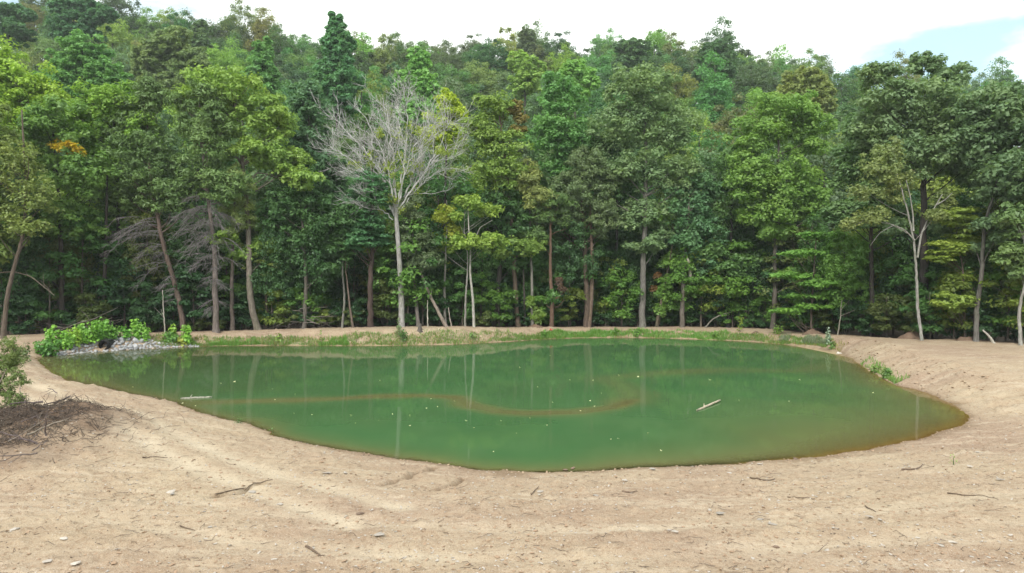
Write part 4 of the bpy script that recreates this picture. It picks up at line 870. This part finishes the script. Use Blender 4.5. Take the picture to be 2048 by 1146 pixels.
# ------------------------------------------------------------------ plants on the banks
def leafy_plant(name, label, px, base_py, top_py, wpx, col, z=1.0, group=None, leaf=.26, nst=4, D=None, dens=1.0):
    if group == GB: wpx *= 1.3; nst = int(nst * 1.5); leaf *= .92; dens = 1.45; col = tuple(c * 1.3 for c in col)
    b = hit(px, base_py); D = b[1]; b[2] = H(b[0], b[1]); mpp = D / F; h = (base_py - top_py) * mpp; w = wpx * mpp * .5; leaf = min(leaf, w * .7, h * .4) if group != GB else leaf
    root = thing(name, label, 'plant', b, group)
    pos, nrm, tg = [], [], []
    for s in range(nst):
        a = random.uniform(0, 6.28); d = w * .75 * math.sqrt(random.random()) if nst > 1 else 0
        top = np.array([math.cos(a) * d, math.sin(a) * d, h * (1.0 if s == 0 else random.uniform(.62, .98))])
        if s == 0: top[:2] *= .4
        path = curve((top[0] * .35, top[1] * .35, -.05), (top[0] * .6, top[1] * .6, top[2] * .5), top, 7)
        T = Tubes(); T.add(path, np.linspace(.018, .007, 7), 5); obj('stem', T.mesh('stem', M_BARK), root, color=(.10, .12, .05))
        n = int((14 + 16 * h) * dens)
        t = rng.uniform(.08, 1.0, n); p = np.stack([np.interp(t, np.linspace(0, 1, 7), path[:, k]) for k in range(3)], -1)
        an = rng.uniform(0, 6.28, n); rad = (.10 + .30 * (1 - t * .75)) * min(1, w * 1.2 + .25) * rng.uniform(.5, 1.2, n)
        o = np.stack([np.cos(an) * rad, np.sin(an) * rad, rng.normal(.03, .06, n)], -1)
        pos.append(p + o); nrm.append(np.stack([np.cos(an) * .6, np.sin(an) * .6, np.full(n, .8)], -1) + rng.normal(0, .3, (n, 3))); tg.append(np.stack([np.cos(an), np.sin(an), np.full(n, -.3)], -1))
    pos = np.concatenate(pos); nrm = np.concatenate(nrm); tg = np.concatenate(tg); s = rng.uniform(.4, 1.3, len(pos))
    obj('foliage', leaf_mesh('foliage', pos, nrm, leaf * s, leaf * .85 * s, M_PLANT, tang=tg), root, color=col)
    return root
BR = (.115, .240, .030)
GB = 'leafy plants round the culvert'
for a in [('dark green low bush at the left end of the rocks', 95, 712, 681, 46, (.06, .15, .025), .5, 9), ('pointed bright green plant at the far left of the clump', 105, 700, 648, 24, BR, .8, 4), ('bright green bush second from the left end of the rocks', 127, 697, 662, 40, BR, .9, 7),
          ('yellowish bright green bush above the left rocks', 150, 692, 656, 36, (.15, .25, .03), 1.0, 6), ('broad bright green bush above the rocks', 174, 688, 647, 40, BR, 1.1, 8), ('tall bright green bush left above the culvert', 197, 684, 642, 38, (.10, .225, .03), 1.1, 8),
          ('wide spreading green bush right above the culvert', 222, 680, 648, 38, (.09, .20, .03), 1.1, 7), ('small slim green plant right of the culvert', 252, 679, 652, 22, (.085, .21, .03), 1.1, 3), ('tall pointed bright green plant above the right rocks', 276, 680, 640, 26, BR, 1.1, 5), ('short bright green plant right beside the tall pointed one', 291, 682, 655, 20, BR, 1.0, 3),
          ('slim yellow-green plant right of the rocks', 347, 676, 650, 14, (.14, .25, .03), 1.0, 2), ('leafy mound of green below the slim yellow-green plant', 338, 687, 667, 34, (.075, .16, .03), .7, 6), ('tall slim bright green plant at the right end of the rocks', 376, 690, 651, 20, BR, .6, 4), ('low yellowish plant by the rightmost rocks', 362, 690, 678, 18, (.17, .20, .03), .5, 3)]:
    leafy_plant('leafy_plant', a[0], a[1], a[2], a[3], a[4], a[5], a[6], GB, .27, a[7])
WG = 'weeds along the far shore'
for a in [('large-leaved yellow-green weed on the far bank below the yellow-tinged tree', 560, 685, 671, 22, (.14, .22, .03), 3), ('tall weed on the far bank left of the maple', 642, 686, 664, 9, (.11, .20, .03), 1), ('tall weed on the far bank below the maple', 713, 686, 664, 9, (.12, .21, .03), 1), ('pale grey-green weed in front of the bare tree trunk', 798, 672, 638, 18, (.12, .18, .08), 3), ('bushy dark green weed below the bare tree', 805, 684, 662, 22, (.06, .13, .03), 4),
          ('slim tall weed on the far bank below the twin trunks', 895, 684, 657, 7, (.10, .17, .03), 1), ('second slim tall weed right below the twin trunks', 880, 684, 660, 7, (.10, .17, .03), 1), ('pale green round-leaved weed below the twin trunks', 945, 677, 666, 22, (.12, .21, .05), 3), ('slim weed on the bank right of the twin trunks', 1016, 680, 659, 9, (.12, .2, .03), 1), ('bright green weed clump below the reddish trunk', 1088, 674, 660, 24, (.08, .19, .025), 5),
          ('bright green weed left below the thick grey trunk', 1232, 672, 656, 14, (.09, .19, .025), 3), ('leafy weed clump on the bank below the thick grey trunk', 1276, 673, 657, 26, (.085, .19, .025), 5), ('small yellow-green weed right of the torn limb', 1432, 677, 666, 18, (.09, .18, .025), 4), ('pale silvery weed on the right berm', 1657, 690, 654, 16, (.20, .27, .20), 3), ('yellow-green sapling on the berm beside the black stemmed tree', 1480, 664, 634, 14, (.17, .24, .03), 2), ('low bright yellow-green shrub below the rounded green tree', 1556, 668, 648, 40, (.11, .20, .03), 6),
          ('green weed below the silvery weed', 1665, 698, 684, 18, (.09, .17, .03), 4), ('green weed at the water below the rough bank', 1772, 757, 738, 24, (.07, .15, .03), 4), ('second green weed at the water below the rough bank', 1752, 745, 728, 22, (.10, .18, .03), 4), ('small sprig of green on the near shore of the pond', 545, 866, 852, 8, (.09, .2, .05), 1), ('tiny green sprig on the bare clay at the right', 1907, 930, 915, 8, (.14, .26, .03), 1), ('small dark green tuft on the near left shore', 478, 846, 839, 18, (.05, .14, .04), 3)]:
    leafy_plant('weed', a[0], a[1], a[2], a[3], a[4], a[5], .9, WG, .17, a[6], dens=1.2)

# grass along the shores: blades, nobody could count them
def grass(name, bands, col, blade=(.08, .30), w=.034):
    pos = []; hh = []
    for x0, x1, n, lo, hi, cl in bands:
        px = rng.uniform(x0, x1, n * 3); up = lo + (hi - lo) * rng.random(n * 3) ** 1.3
        k = (.6 * vnoise(px * .02, up * 1.4, cl) + .4 * vnoise(px * .11, up * 3.5, cl + 50)) + rng.normal(0, .12, n * 3) > .43; px = px[k][:n]; up = up[k][:n]
        wl = np.interp(px, [s[0] for s in SH[:32]], [s[1] for s in SH[:32]])
        q = np.array([at(a, b)[:2] for a, b in zip(px, wl)])
        # move inland from the waterline, away from the pond's middle
        d = q - np.array([-4.0, 42.0]); d /= np.linalg.norm(d, axis=1)[:, None]; q = q + d * up[:, None]
        zz = height(q[:, 0], q[:, 1]); ok = zz > -.03
        pos.append(np.stack([q[ok, 0], q[ok, 1], zz[ok]], -1))
    p = np.concatenate(pos); n = len(p)
    a = rng.uniform(0, 6.28, n); h = rng.uniform(*blade, n); ln = h * rng.uniform(.1, .7, n)
    dx = np.stack([np.cos(a), np.sin(a), 0 * a], -1); sdv = np.stack([-np.sin(a), np.cos(a), 0 * a], -1) * w * .5
    m = p + dx * ln[:, None] * .35 + np.array([0, 0, 1]) * h[:, None] * .6; t = p + dx * ln[:, None] + np.array([0, 0, 1]) * h[:, None]
    V = np.stack([p - sdv, p + sdv, m + sdv * .7, m - sdv * .7, t], 1).reshape(-1, 3); b = np.arange(n) * 5
    tint = np.repeat(rng.random(n), 5)
    me = mk_mesh(name, V, [np.stack([b, b + 1, b + 2, b + 3], -1), np.stack([b + 3, b + 2, b + 4], -1)], M_PLANT, False, {'tint': tint})
    obj(name, me, color=col, kind='stuff', label='patchy green grass along the far waterline')
grass('grass', [(390, 1000, 7500, 0, 1.5, 3), (1000, 1130, 2600, 0, 1.5, 4), (1440, 1580, 2200, 0, 1.0, 6), (1560, 1650, 2400, .1, 1.0, 7), (320, 400, 1300, 0, 1.8, 8), (1720, 1790, 700, 0, .7, 9)], (.110, .200, .040))
grass('lush_grass', [(1080, 1450, 8500, 0, 1.25, 5), (420, 520, 1200, 0, 1.0, 25), (640, 700, 900, 0, 1.0, 26)], (.115, .245, .045), (.10, .34), .04)
grass('dry_grass', [(380, 1000, 2200, 0, 1.2, 13), (1000, 1600, 1500, 0, 1.2, 14), (300, 420, 700, 0, 1.8, 15), (1600, 1680, 500, .0, .8, 17)], (.20, .19, .055))
grass('grey_grass', [(1600, 1645, 900, .2, 1.0, 23), (1550, 1570, 200, .3, 1.0, 24)], (.16, .20, .13), (.25, .5))

# ------------------------------------------------------------------ culvert and riprap
pc = P(213, 689, at(213, 703)[1] + .70)
pipe = thing('culvert_pipe', 'black culvert pipe mouth between the grey rocks', 'pipe', pc)
n = 20; th = np.arange(n) * 2 * math.pi / n; ro, ri = .37, .32
ringV = []
ys = [-.45, -.41, .0, .5, 1.2, 1.9]
for y0 in ys: ringV.append(np.stack([np.cos(th) * ro, np.full(n, y0), np.sin(th) * ro], -1))
for y0 in ys[::-1]: ringV.append(np.stack([np.cos(th) * ri, np.full(n, y0), np.sin(th) * ri], -1))
m = len(ringV); a = np.arange(m)[:, None] * n; b = ((np.arange(m) + 1) % m)[:, None] * n; j = np.arange(n)[None]; k = (j + 1) % n
me = mk_mesh('pipe_wall', np.concatenate(ringV), [np.stack([a + j, a + k, b + k, b + j], -1).reshape(-1, 4)], M_PIPE, False); obj('pipe_wall', me, pipe)
for y0 in (-.38, -.26, -.14):
    T = Tubes(); th2 = np.linspace(0, 2 * math.pi, 21); T.add(np.stack([np.cos(th2) * .375, np.full(21, y0), np.sin(th2) * .375], -1), .025, 5, False); obj('rib', T.mesh('rib', M_PIPE), pipe)
th2 = np.concatenate([[0], th]); V = np.stack([np.concatenate([[0], np.cos(th) * .318]), np.full(n + 1, 1.5), np.concatenate([[0], np.sin(th) * .318])], -1)
obj('dark_end', mk_mesh('dark_end', V, [np.stack([np.zeros(n, int), np.arange(1, n + 1), np.roll(np.arange(1, n + 1), -1)], -1)], M_PIPE, False), pipe)

rb = at(215, 700, .2); rb[2] = 0
rip = thing('riprap_bank', 'bank of loose grey riprap rocks around the black culvert pipe', 'rocks', rb)
ROCK = [rock_mesh('rock', 1.0, 100 + i, M_STONE, .7) for i in range(14)]
cnt = 0; tries = 0; placed = []
g4 = np.random.default_rng(8)
while cnt < 296 and tries < 6000:
    tries += 1
    px = g4.uniform(112, 318) if g4.random() < .9 else g4.uniform(318, 395); wl = np.interp(px, [s[0] for s in SH[:12]], [s[1] for s in SH[:12]])
    hi = np.interp(px, [110, 150, 190, 230, 280, 310, 340, 395], [6, 12, 22, 30, 30, 22, 12, 5])
    q = at(px, wl)[:2]; up = g4.random() * hi / 30 * 1.9 - .25
    d = q - np.array([-4.0, 42.0]); d /= np.linalg.norm(d); q = q + d * up
    big = 1.0 if 225 < px < 300 else .75
    r = g4.uniform(.15, .36) * big if px < 330 else g4.uniform(.07, .18)
    if any((q[0] - a) ** 2 + (q[1] - b) ** 2 < (.50 * (r + c)) ** 2 for a, b, c in placed): continue
    zz = H(q[0], q[1])
    if abs(q[0] - pc[0]) < .46 + r * .6 and q[1] < pc[1] + .15 and zz + r * .5 > pc[2] - .36: continue
    placed.append((q[0], q[1], r)); cnt += 1
    o = obj('rock', ROCK[int(g4.integers(14))], rip, (q[0] - rb[0], q[1] - rb[1], zz + r * .25 - rb[2]), (.36, .37, .395) if g4.random() < .85 else (.36, .31, .28))
    o.scale = (r, r, r); o.rotation_euler = (g4.normal(0, .35), g4.normal(0, .35), g4.uniform(0, 6.28))

# ------------------------------------------------------------------ brush heap and cedar shrub at the left
bc = at(70, 870, .7); bc[2] = H(bc[0], bc[1])
heap = thing('brush_heap', 'heap of uprooted roots, sticks and dead twigs at the left edge', 'brush heap', bc)
def stick_path(s, d, ln, wig=.12, n=7):
    d = np.asarray(d, float); d /= np.linalg.norm(d); p = s + d * np.linspace(0, ln, n)[:, None]
    p[1:] += rng.normal(0, wig * ln / n, (n - 1, 3)).cumsum(0); return p
g5 = np.random.default_rng(15)
for i in range(36):
    px, py = g5.uniform(-40, 120), g5.uniform(805, 935); 
    if i < 14: px, py = g5.uniform(0, 130), g5.uniform(790, 850)
    s = at(px, py, .8); s[2] = H(s[0], s[1]) + g5.uniform(0, .25)
    d = g5.normal(size=3); d[2] = abs(d[2]) * .35; ln = g5.uniform(.35, 1.1)
    T = Tubes(); p = stick_path(s, d, ln); r = g5.uniform(.010, .032); T.add(p, np.linspace(r, r * .45, 7), 6)
    for _ in range(2):
        k = int(g5.integers(2, 6)); T.add(stick_path(p[k], d / np.linalg.norm(d) + g5.normal(0, .6, 3), ln * .4, .15, 5), np.linspace(r * .5, .004, 5), 4, False)
    obj('stick', T.mesh('stick', M_BARK, bc), heap, color=(.24, .20, .17) if g5.random() < .35 else (.13, .10, .10))
T = Tubes()
for i in range(3000):
    x, y = bc[0] + g5.normal(-.5, 1.2), bc[1] + g5.normal(-.6, 1.45)
    s = np.array([x, y, 0.]); dirv = g5.normal(size=3); dirv[2] = abs(dirv[2]) * .3
    p = stick_path(s, dirv, g5.uniform(.15, .55), .3, 4); T.add(p, [.008, .007, .006, .004], 3, False)
V = np.concatenate(T.V); hz = height(V[:, 0], V[:, 1]); V[:, 2] += hz + .01; T.V = [V]
obj('twigs', T.mesh('twigs', M_BARK, bc), heap, color=(.105, .078, .062), kind='stuff')

sb = at(-30, 845, .9); sb[2] = H(sb[0], sb[1])
shrub = thing('cedar_shrub', 'olive cedar bough leaning in at the left edge above the brush heap', 'shrub', sb)
Ds = sb[1]
stems = [[(-60, 850), (-40, 790), (-10, 740), (10, 705), (22, 690)], [(-50, 850), (-20, 800), (10, 770), (35, 758), (50, 765)], [(-60, 840), (-50, 760), (-40, 720), (-20, 690)], [(-50, 850), (-10, 820), (15, 805), (35, 800)], [(-40, 830), (-15, 770), (15, 735), (40, 728)], [(-55, 850), (-30, 830), (0, 835), (20, 850)], [(0, 765), (20, 725), (30, 700)], [(-60, 800), (-30, 755), (-5, 760), (15, 790)]]
Cs = []; Rs = []
for q in stems:
    pp = smooth_path([P(a, b, Ds + rng.normal(0, .3)) for a, b in q], 14); T = Tubes(); T.add(pp, np.linspace(.022, .006, 14), 5, False)
    for k in range(4, 14):
        for _ in range(3):
            v = rng.normal(size=3) * .6 + np.array([.4, 0, .25]); v /= np.linalg.norm(v); l = random.uniform(.12, .38); tw = curve(pp[k], pp[k] + v * l * .5, pp[k] + v * l + np.array([0, 0, .05]), 4); T.add(tw, [.006, .005, .004, .003], 3, False); Cs += [tw[2], tw[3]]; Rs += [.07, .09]
    obj('branch', T.mesh('branch', M_BARK, sb), shrub, color=(.20, .16, .13))
a = clump_leaves(np.array(Cs), np.array(Rs) * rng.uniform(.8, 1.9, len(Rs)), 26, .085, .028, .8, .3, 0)
obj('foliage', leaf_mesh('foliage', *a[:4], M_NEEDLE, sb, a[4]), shrub, color=(.105, .150, .045))
sb2 = at(52, 706, .8); leafy_plant('leafy_plant', 'small olive sprig at the roadside left of the green bushes', 52, 722, 688, 26, (.07, .105, .03), .8, None, .16, 5)

# ------------------------------------------------------------------ floating things
def plank(label, a, b, wid, col, name='floating_log', tip=.0):
    A, B = at(*a), at(*b); c = (A + B) / 2; d = B - A; ln = np.linalg.norm(d); ang = math.atan2(d[1], d[0])
    T = Tubes(); n = 10; x = np.linspace(-ln / 2, ln / 2, n); T.add(np.stack([x, rng.normal(0, .012, n), .02 + rng.normal(0, .006, n) + tip * np.linspace(0, 1, n)], -1), wid * np.array([.5, .9, 1, 1, .95, 1, .95, .9, .85, .55]), 7)
    T.add(curve((.1 * ln - ln * .3, 0, .03), (.12 * ln - ln * .3, .05, .1), (.16 * ln - ln * .3, .08, .16), 4), [.03, .025, .02, .012], 5)
    o = obj(name, T.mesh(name, M_BARK), loc=c, color=col, label=label, cat='log'); o.rotation_euler[2] = ang
plank('thin grey floating log near the left shore', (361, 798), (424, 795), .05, (.33, .31, .28))
plank('pale floating log lying aslant in the right half of the pond', (1394, 822), (1441, 803), .045, (.42, .36, .28), tip=.05)
plank('small white stick floating at the foot of the rough right bank', (1673, 707), (1684, 707), .05, (.75, .73, .68), 'floating_stick')
lf = [(442, 767), (469, 764), (266, 774), (545, 778), (590, 789), (365, 807), (391, 812), (588, 827), (624, 830), (702, 831), (758, 841), (711, 847), (785, 829), (820, 852), (853, 817), (875, 814), (820, 831), (862, 798), (909, 802), (934, 841), (948, 856), (932, 842), (987, 904), (1060, 836), (1094, 851), (1002, 842), (1222, 879), (1296, 867), (1033, 867), (1161, 822), (1189, 813), (1186, 761), (1238, 751), (1276, 754), (1203, 787), (1105, 805), (1075, 774), (1478, 801), (1660, 788), (1746, 786), (1578, 803), (1322, 902), (760, 761), (1040, 735), (1100, 711), (1140, 760), (650, 770), (550, 800), (1180, 802), (1420, 760), (1600, 760), (1237, 878)]
LFM = []
for i in range(4):
    V = np.array([(-.5, 0, 0), (-.15, .32, .13), (.3, .26, .12), (.55, 0, .28), (.25, -.28, .03), (-.2, -.3, .02), (0, 0, .05)]) + rng.normal(0, .05, (7, 3)) * np.array([1, 1, .3]); r = np.arange(6)
    LFM.append(mk_mesh('floating_leaf', V, [np.stack([r, (r + 1) % 6, np.full(6, 6)], -1)], M_PLANT, False, {'tint': np.full(7, .6)}))
for i, (px, py) in enumerate(lf):
    p = at(px, py); o = obj('floating_leaf', LFM[i % 4], loc=(p[0], p[1], .012), color=(.62, .62, .42), label='tiny pale leaf floating on the green water', cat='leaf', group='pale leaves floating on the pond')
    s = random.uniform(.05, .095) * (1.6 if py < 770 else 1.0); o.scale = (s, s, s); o.rotation_euler[2] = random.uniform(0, 6.28)

# stump on the far shore, red tape
sp = at(838, 688); sp[1] += .5; sp[2] = H(sp[0], sp[1])
T = Tubes(); T.add([(0, 0, -.2), (0, 0, .1), (.02, 0, .35), (.05, 0, .62)], [.26, .2, .15, .11], 8); T.add([(0, 0, .1), (-.15, -.1, .02), (-.32, -.15, -.12)], [.08, .06, .04], 6); T.add([(0, 0, .1), (.15, -.12, .0), (.3, -.2, -.12)], [.08, .06, .04], 6)
obj('stump', T.mesh('stump', M_BARK), loc=sp, color=(.10, .085, .075), label='small dark stump standing at the far waterline', cat='stump')
tp_ = hit(1099, 662)
T = Tubes(); T.add([(0, 0, 0), (.05, -.1, .12), (.2, -.15, .08), (.3, -.25, .14)], [.03, .05, .05, .02], 5); T.add([(0.05, 0, 0), (.1, -.15, .22), (.02, -.2, .3)], [.03, .04, .01], 5)
obj('red_tape', T.mesh('red_tape', M_TAPE), loc=tp_, label='scrap of red tape lying on the berm by the reddish trunk', cat='tape')

# dirt mounds and brush at the forest edge
def heap_mesh(name, r, h, seed):
    n = 14; V = [(0, 0, h)]; Fc = []
    for k in range(1, 5):
        for j_ in range(n):
            a = j_ * 2 * math.pi / n; q = k / 4; V.append((math.cos(a) * r * q, math.sin(a) * r * .6 * q, h * (1 - q ** 1.5) - .1 * q))
    V = np.array(V); V += np.random.default_rng(seed).normal(0, .07, V.shape)
    for j_ in range(n): Fc.append((0, 1 + j_, 1 + (j_ + 1) % n))
    Q = [(1 + k * n + j_, 1 + (k + 1) * n + j_, 1 + (k + 1) * n + (j_ + 1) % n, 1 + k * n + (j_ + 1) % n) for k in range(3) for j_ in range(n)]
    return mk_mesh(name, V, [np.array(Fc), np.array(Q)], M_DIRT, True)
M_DIRT = plain_material('dark_soil', (.16, .11, .08), .95, .1)
for lab, px, py, r, h in [('low brown dirt mound below the layered maple', 1625, 668, 1.1, .45), ('brown dirt mound left of the white forked tree', 1826, 680, 1.1, .6), ('small dirt mound right of the arching branch', 1512, 663, .5, .25), ('low dirt mound by the leaning grey oak', 1935, 686, .9, .3), ('low pale dirt pile beside the reddish trunk', 1072, 657, .9, .25)]:
    b = at(px, py, .85); b[2] = H(b[0], b[1]); obj('dirt_mound', heap_mesh('dirt_mound', r, h, int(px)), loc=b, label=lab, cat='dirt mound', group='dirt mounds at the forest edge')
for lab, x0, x1, y0, y1, n, off in [('tangle of grey dead brush beside the short broken stem', 530, 640, 615, 655, 60, .6), ('dead brush pile behind the green bushes at left', 70, 210, 640, 662, 50, .3)]:
    pts0 = P((x0 + x1) / 2, y1, eD((x0 + x1) / 2, off)); pts0[2] = H(pts0[0], pts0[1])
    root = thing('brush_pile', lab, 'brush pile', pts0)
    T = Tubes()
    for i in range(n):
        D = eD((x0 + x1) / 2, off) + random.uniform(-.5, 1); t = random.random(); s = P(x0 + (x1 - x0) * random.random(), y1 - (y1 - y0) * random.random() ** 2, D); s[2] = max(s[2], H(s[0], s[1]))
        p = stick_path(s, (random.choice((-1, 1)), random.gauss(0, .3), random.gauss(.1, .35)), random.uniform(.8, 2.6), .12, 6)
        if i < 14: T1 = Tubes(); T1.add(p, np.linspace(.035, .012, 6), 5); obj('stick', T1.mesh('stick', M_BARK, pts0), root, color=(.24, .215, .19))
        else: T.add(p, np.linspace(.018, .008, 6), 4, False)
    obj('twigs', T.mesh('twigs', M_BARK, pts0), root, color=(.17, .15, .135), kind='stuff')

# ------------------------------------------------------------------ stones, sticks and crumbs on the clay
def scatter(name, n, rr, col, lab, seed, ybias=1.4, rim=None, box=None):
    g = np.random.default_rng(seed)
    ph = rock_mesh('t', 1.0, seed, None, .5); bv = np.array([v.co[:] for v in ph.vertices]); bf = np.array([p.vertices[:] for p in ph.polygons]); bpy.data.meshes.remove(ph)
    Y = 9.5 + 30 * g.random(n) ** ybias; X = (g.random(n) * 2 - 1) * (Y * .8)
    if box: X = g.uniform(box[0], box[1], n); Y = g.uniform(box[2], box[3], n)
    cl = fbm(X * .5, Y * .5, 3, seed + 5); z, sd, *_ = height(X, Y, True)
    fm = forest_mask(X, Y); k = (sd > -.05) & (sd < rim + .5 * cl) & (fm < .3) if rim else (sd > .02) & (cl > -.12 + .5 * (g.random(n) - .5)) & (fm < .3); X, Y, z = X[k], Y[k], z[k]; n = len(X)
    r = rr[0] + (rr[1] - rr[0]) * g.random(n) ** 3.2; a = g.uniform(0, 6.28, n); ca, sa = np.cos(a), np.sin(a); t = g.normal(0, .25, n)
    v = bv[None] * g.uniform(.6, 1.3, (n, 1, 3)) * r[:, None, None]
    V = np.stack([v[..., 0] * ca[:, None] - v[..., 1] * sa[:, None], v[..., 0] * sa[:, None] + v[..., 1] * ca[:, None], v[..., 2] * .7 + v[..., 0] * t[:, None]], -1) + np.stack([X, Y, z + r * .18], -1)[:, None]
    Fa = (bf[None] + (np.arange(n) * len(bv))[:, None, None]).reshape(-1, 3)
    obj(name, mk_mesh(name, V.reshape(-1, 3), [Fa], M_CRUMB, False), color=tuple(c * .75 for c in col), kind='stuff', label=lab)
scatter('pebbles', 20000, (.007, .045), (.50, .46, .42), 'pale shale pebbles scattered over the bare clay', 301)
scatter('dirt_crumbs', 16000, (.008, .055), (.40, .28, .19), 'small clods of clay scattered over the bare ground', 302)
scatter('dark_debris', 7000, (.006, .034), (.13, .095, .07), 'dark bits of bark and soil on the clay', 303)
scatter('shore_crumbs', 45000, (.012, .055), (.44, .33, .23), 'crumbled clay along the near waterline', 304, 1.2, .35)
scatter('shore_debris', 24000, (.008, .035), (.16, .11, .08), 'dark wet crumbs along the waterline', 305, 1.2, .18)
scatter('bank_clods', 9000, (.02, .11), (.44, .32, .22), 'broken clods of clay on the rough right bank', 306, 1, 2.6, (15, 32, 30, 54))
T = Tubes(); g6 = np.random.default_rng(66)
n = 750; Y = 9.6 + 18 * g6.random(n) ** 1.5; X = (g6.random(n) * 2 - 1) * Y * .8; z, sd, *_ = height(X, Y, True)
for x, y, z0, s in zip(X, Y, z, sd):
    if s < .1: continue
    a = g6.normal(-.15, .6); l = g6.uniform(.06, .40); p = stick_path(np.array([x, y, z0 + .012]), (math.cos(a), math.sin(a), 0), l, .4, 5); T.add(p, [.004, .006, .006, .005, .003], 3, False)
obj('twig_litter', T.mesh('twig_litter', M_BARK), color=(.16, .115, .085), kind='stuff', label='short dark twigs littering the bare clay')
# stones large enough to pick out
STN = [(1545, 1050), (1460, 885 + 62), (1350, 1065), (1340, 1062), (720, 1030), (342, 985), (345, 990), (505, 985), (95, 1128), (152, 1132), (30, 1060), (1740, 1035), (1760, 1040), (1905, 1088), (1880, 1092), (1835, 1078), (1552, 1096), (1440, 1030), (1420, 1022), (2000, 960), (1940, 936), (1520, 1040), (760, 1074), (655, 948), (690, 948), (560, 1010), (1955, 905), (1250, 962), (1190, 992), (1080, 985), (1145, 938), (1130, 942), (1305, 940), (1520, 930), (1590, 918), (420, 1056), (260, 970), (128, 1080)]
LAYS = 'loose stones on the bare clay'
SMESH = [rock_mesh('stone', 1.0, 500 + i, M_STONE, .26) for i in range(6)]
stone_items = []
for i, (px, py) in enumerate(STN):
    b = hit(px, py); r = random.uniform(.05, .10) if py > 960 else random.uniform(.06, .12)
    dark = i in (4, 31, 30, 34, 16)
    o = obj('stone', SMESH[i % 6], loc=(b[0], b[1], b[2] + r * .2), color=(.16, .11, .08) if dark else (.40, .365, .33), label='x', cat='stone', group=LAYS)
    stone_items.append((o, ('dark brown clod' if dark else 'pale flat stone') + (' on the near shore' if py < 965 else ' on the bare clay') + (' left of the pond' if px < 300 else ' below the left half of the pond' if px < 900 else ' below the pond centre' if px < 1350 else ' below the pale floating log' if px < 1650 else ' at the right'), px))
    o.scale = (r * random.uniform(1, 1.5), r, r); o.rotation_euler[2] = random.uniform(0, 6.28)
unique_labels(stone_items)
STK = [('long thin dark root curving over the clay at lower left', [(430, 992), (480, 984), (495, 972), (520, 966), (545, 962)]), ('dark twig lying on the track left of centre', [(285, 917), (310, 914), (335, 917)]), ('brown stick near the bottom left of centre', [(612, 1095), (630, 1106), (648, 1114)]), ('brown twig near the lower left corner', [(360, 1054), (375, 1060), (390, 1063)]), ('long dark twig on the clay at right', [(1895, 988), (1960, 992), (1995, 999)]), ('thick short brown stick on the right clay', [(1803, 941), (1830, 937), (1845, 932)]),
       ('brown stick left of the dry shore in front of the pond', [(1245, 984), (1260, 986), (1275, 985)]), ('forked twig at the right of the foreground', [(1730, 1016), (1742, 1022), (1752, 1026)]), ('short brown twig in front of the pond centre', [(1062, 990), (1070, 982), (1078, 975)]), ('thin twig on clay below the pale floating log', [(1575, 996), (1600, 1001), (1630, 1001)]), ('dark stick lying at lower centre right', [(1500, 958), (1530, 962), (1550, 960)])]
for lab, q in STK:
    pp = []
    for a, b in q:
        p = hit(a, b)
        p[2] += .02; pp.append(p)
    T = Tubes(); path = smooth_path(pp, 12); path[:, 2] = height(path[:, 0], path[:, 1]) + .018; r = .012 if 'thin' in lab or 'twig' in lab else .02
    T.add(path, np.linspace(r * 1.2, r * .5, 12), 6); obj('stick', T.mesh('stick', M_BARK, pp[0]), loc=pp[0], color=(.15, .105, .075), label=lab, cat='stick', group='sticks lying on the clay')
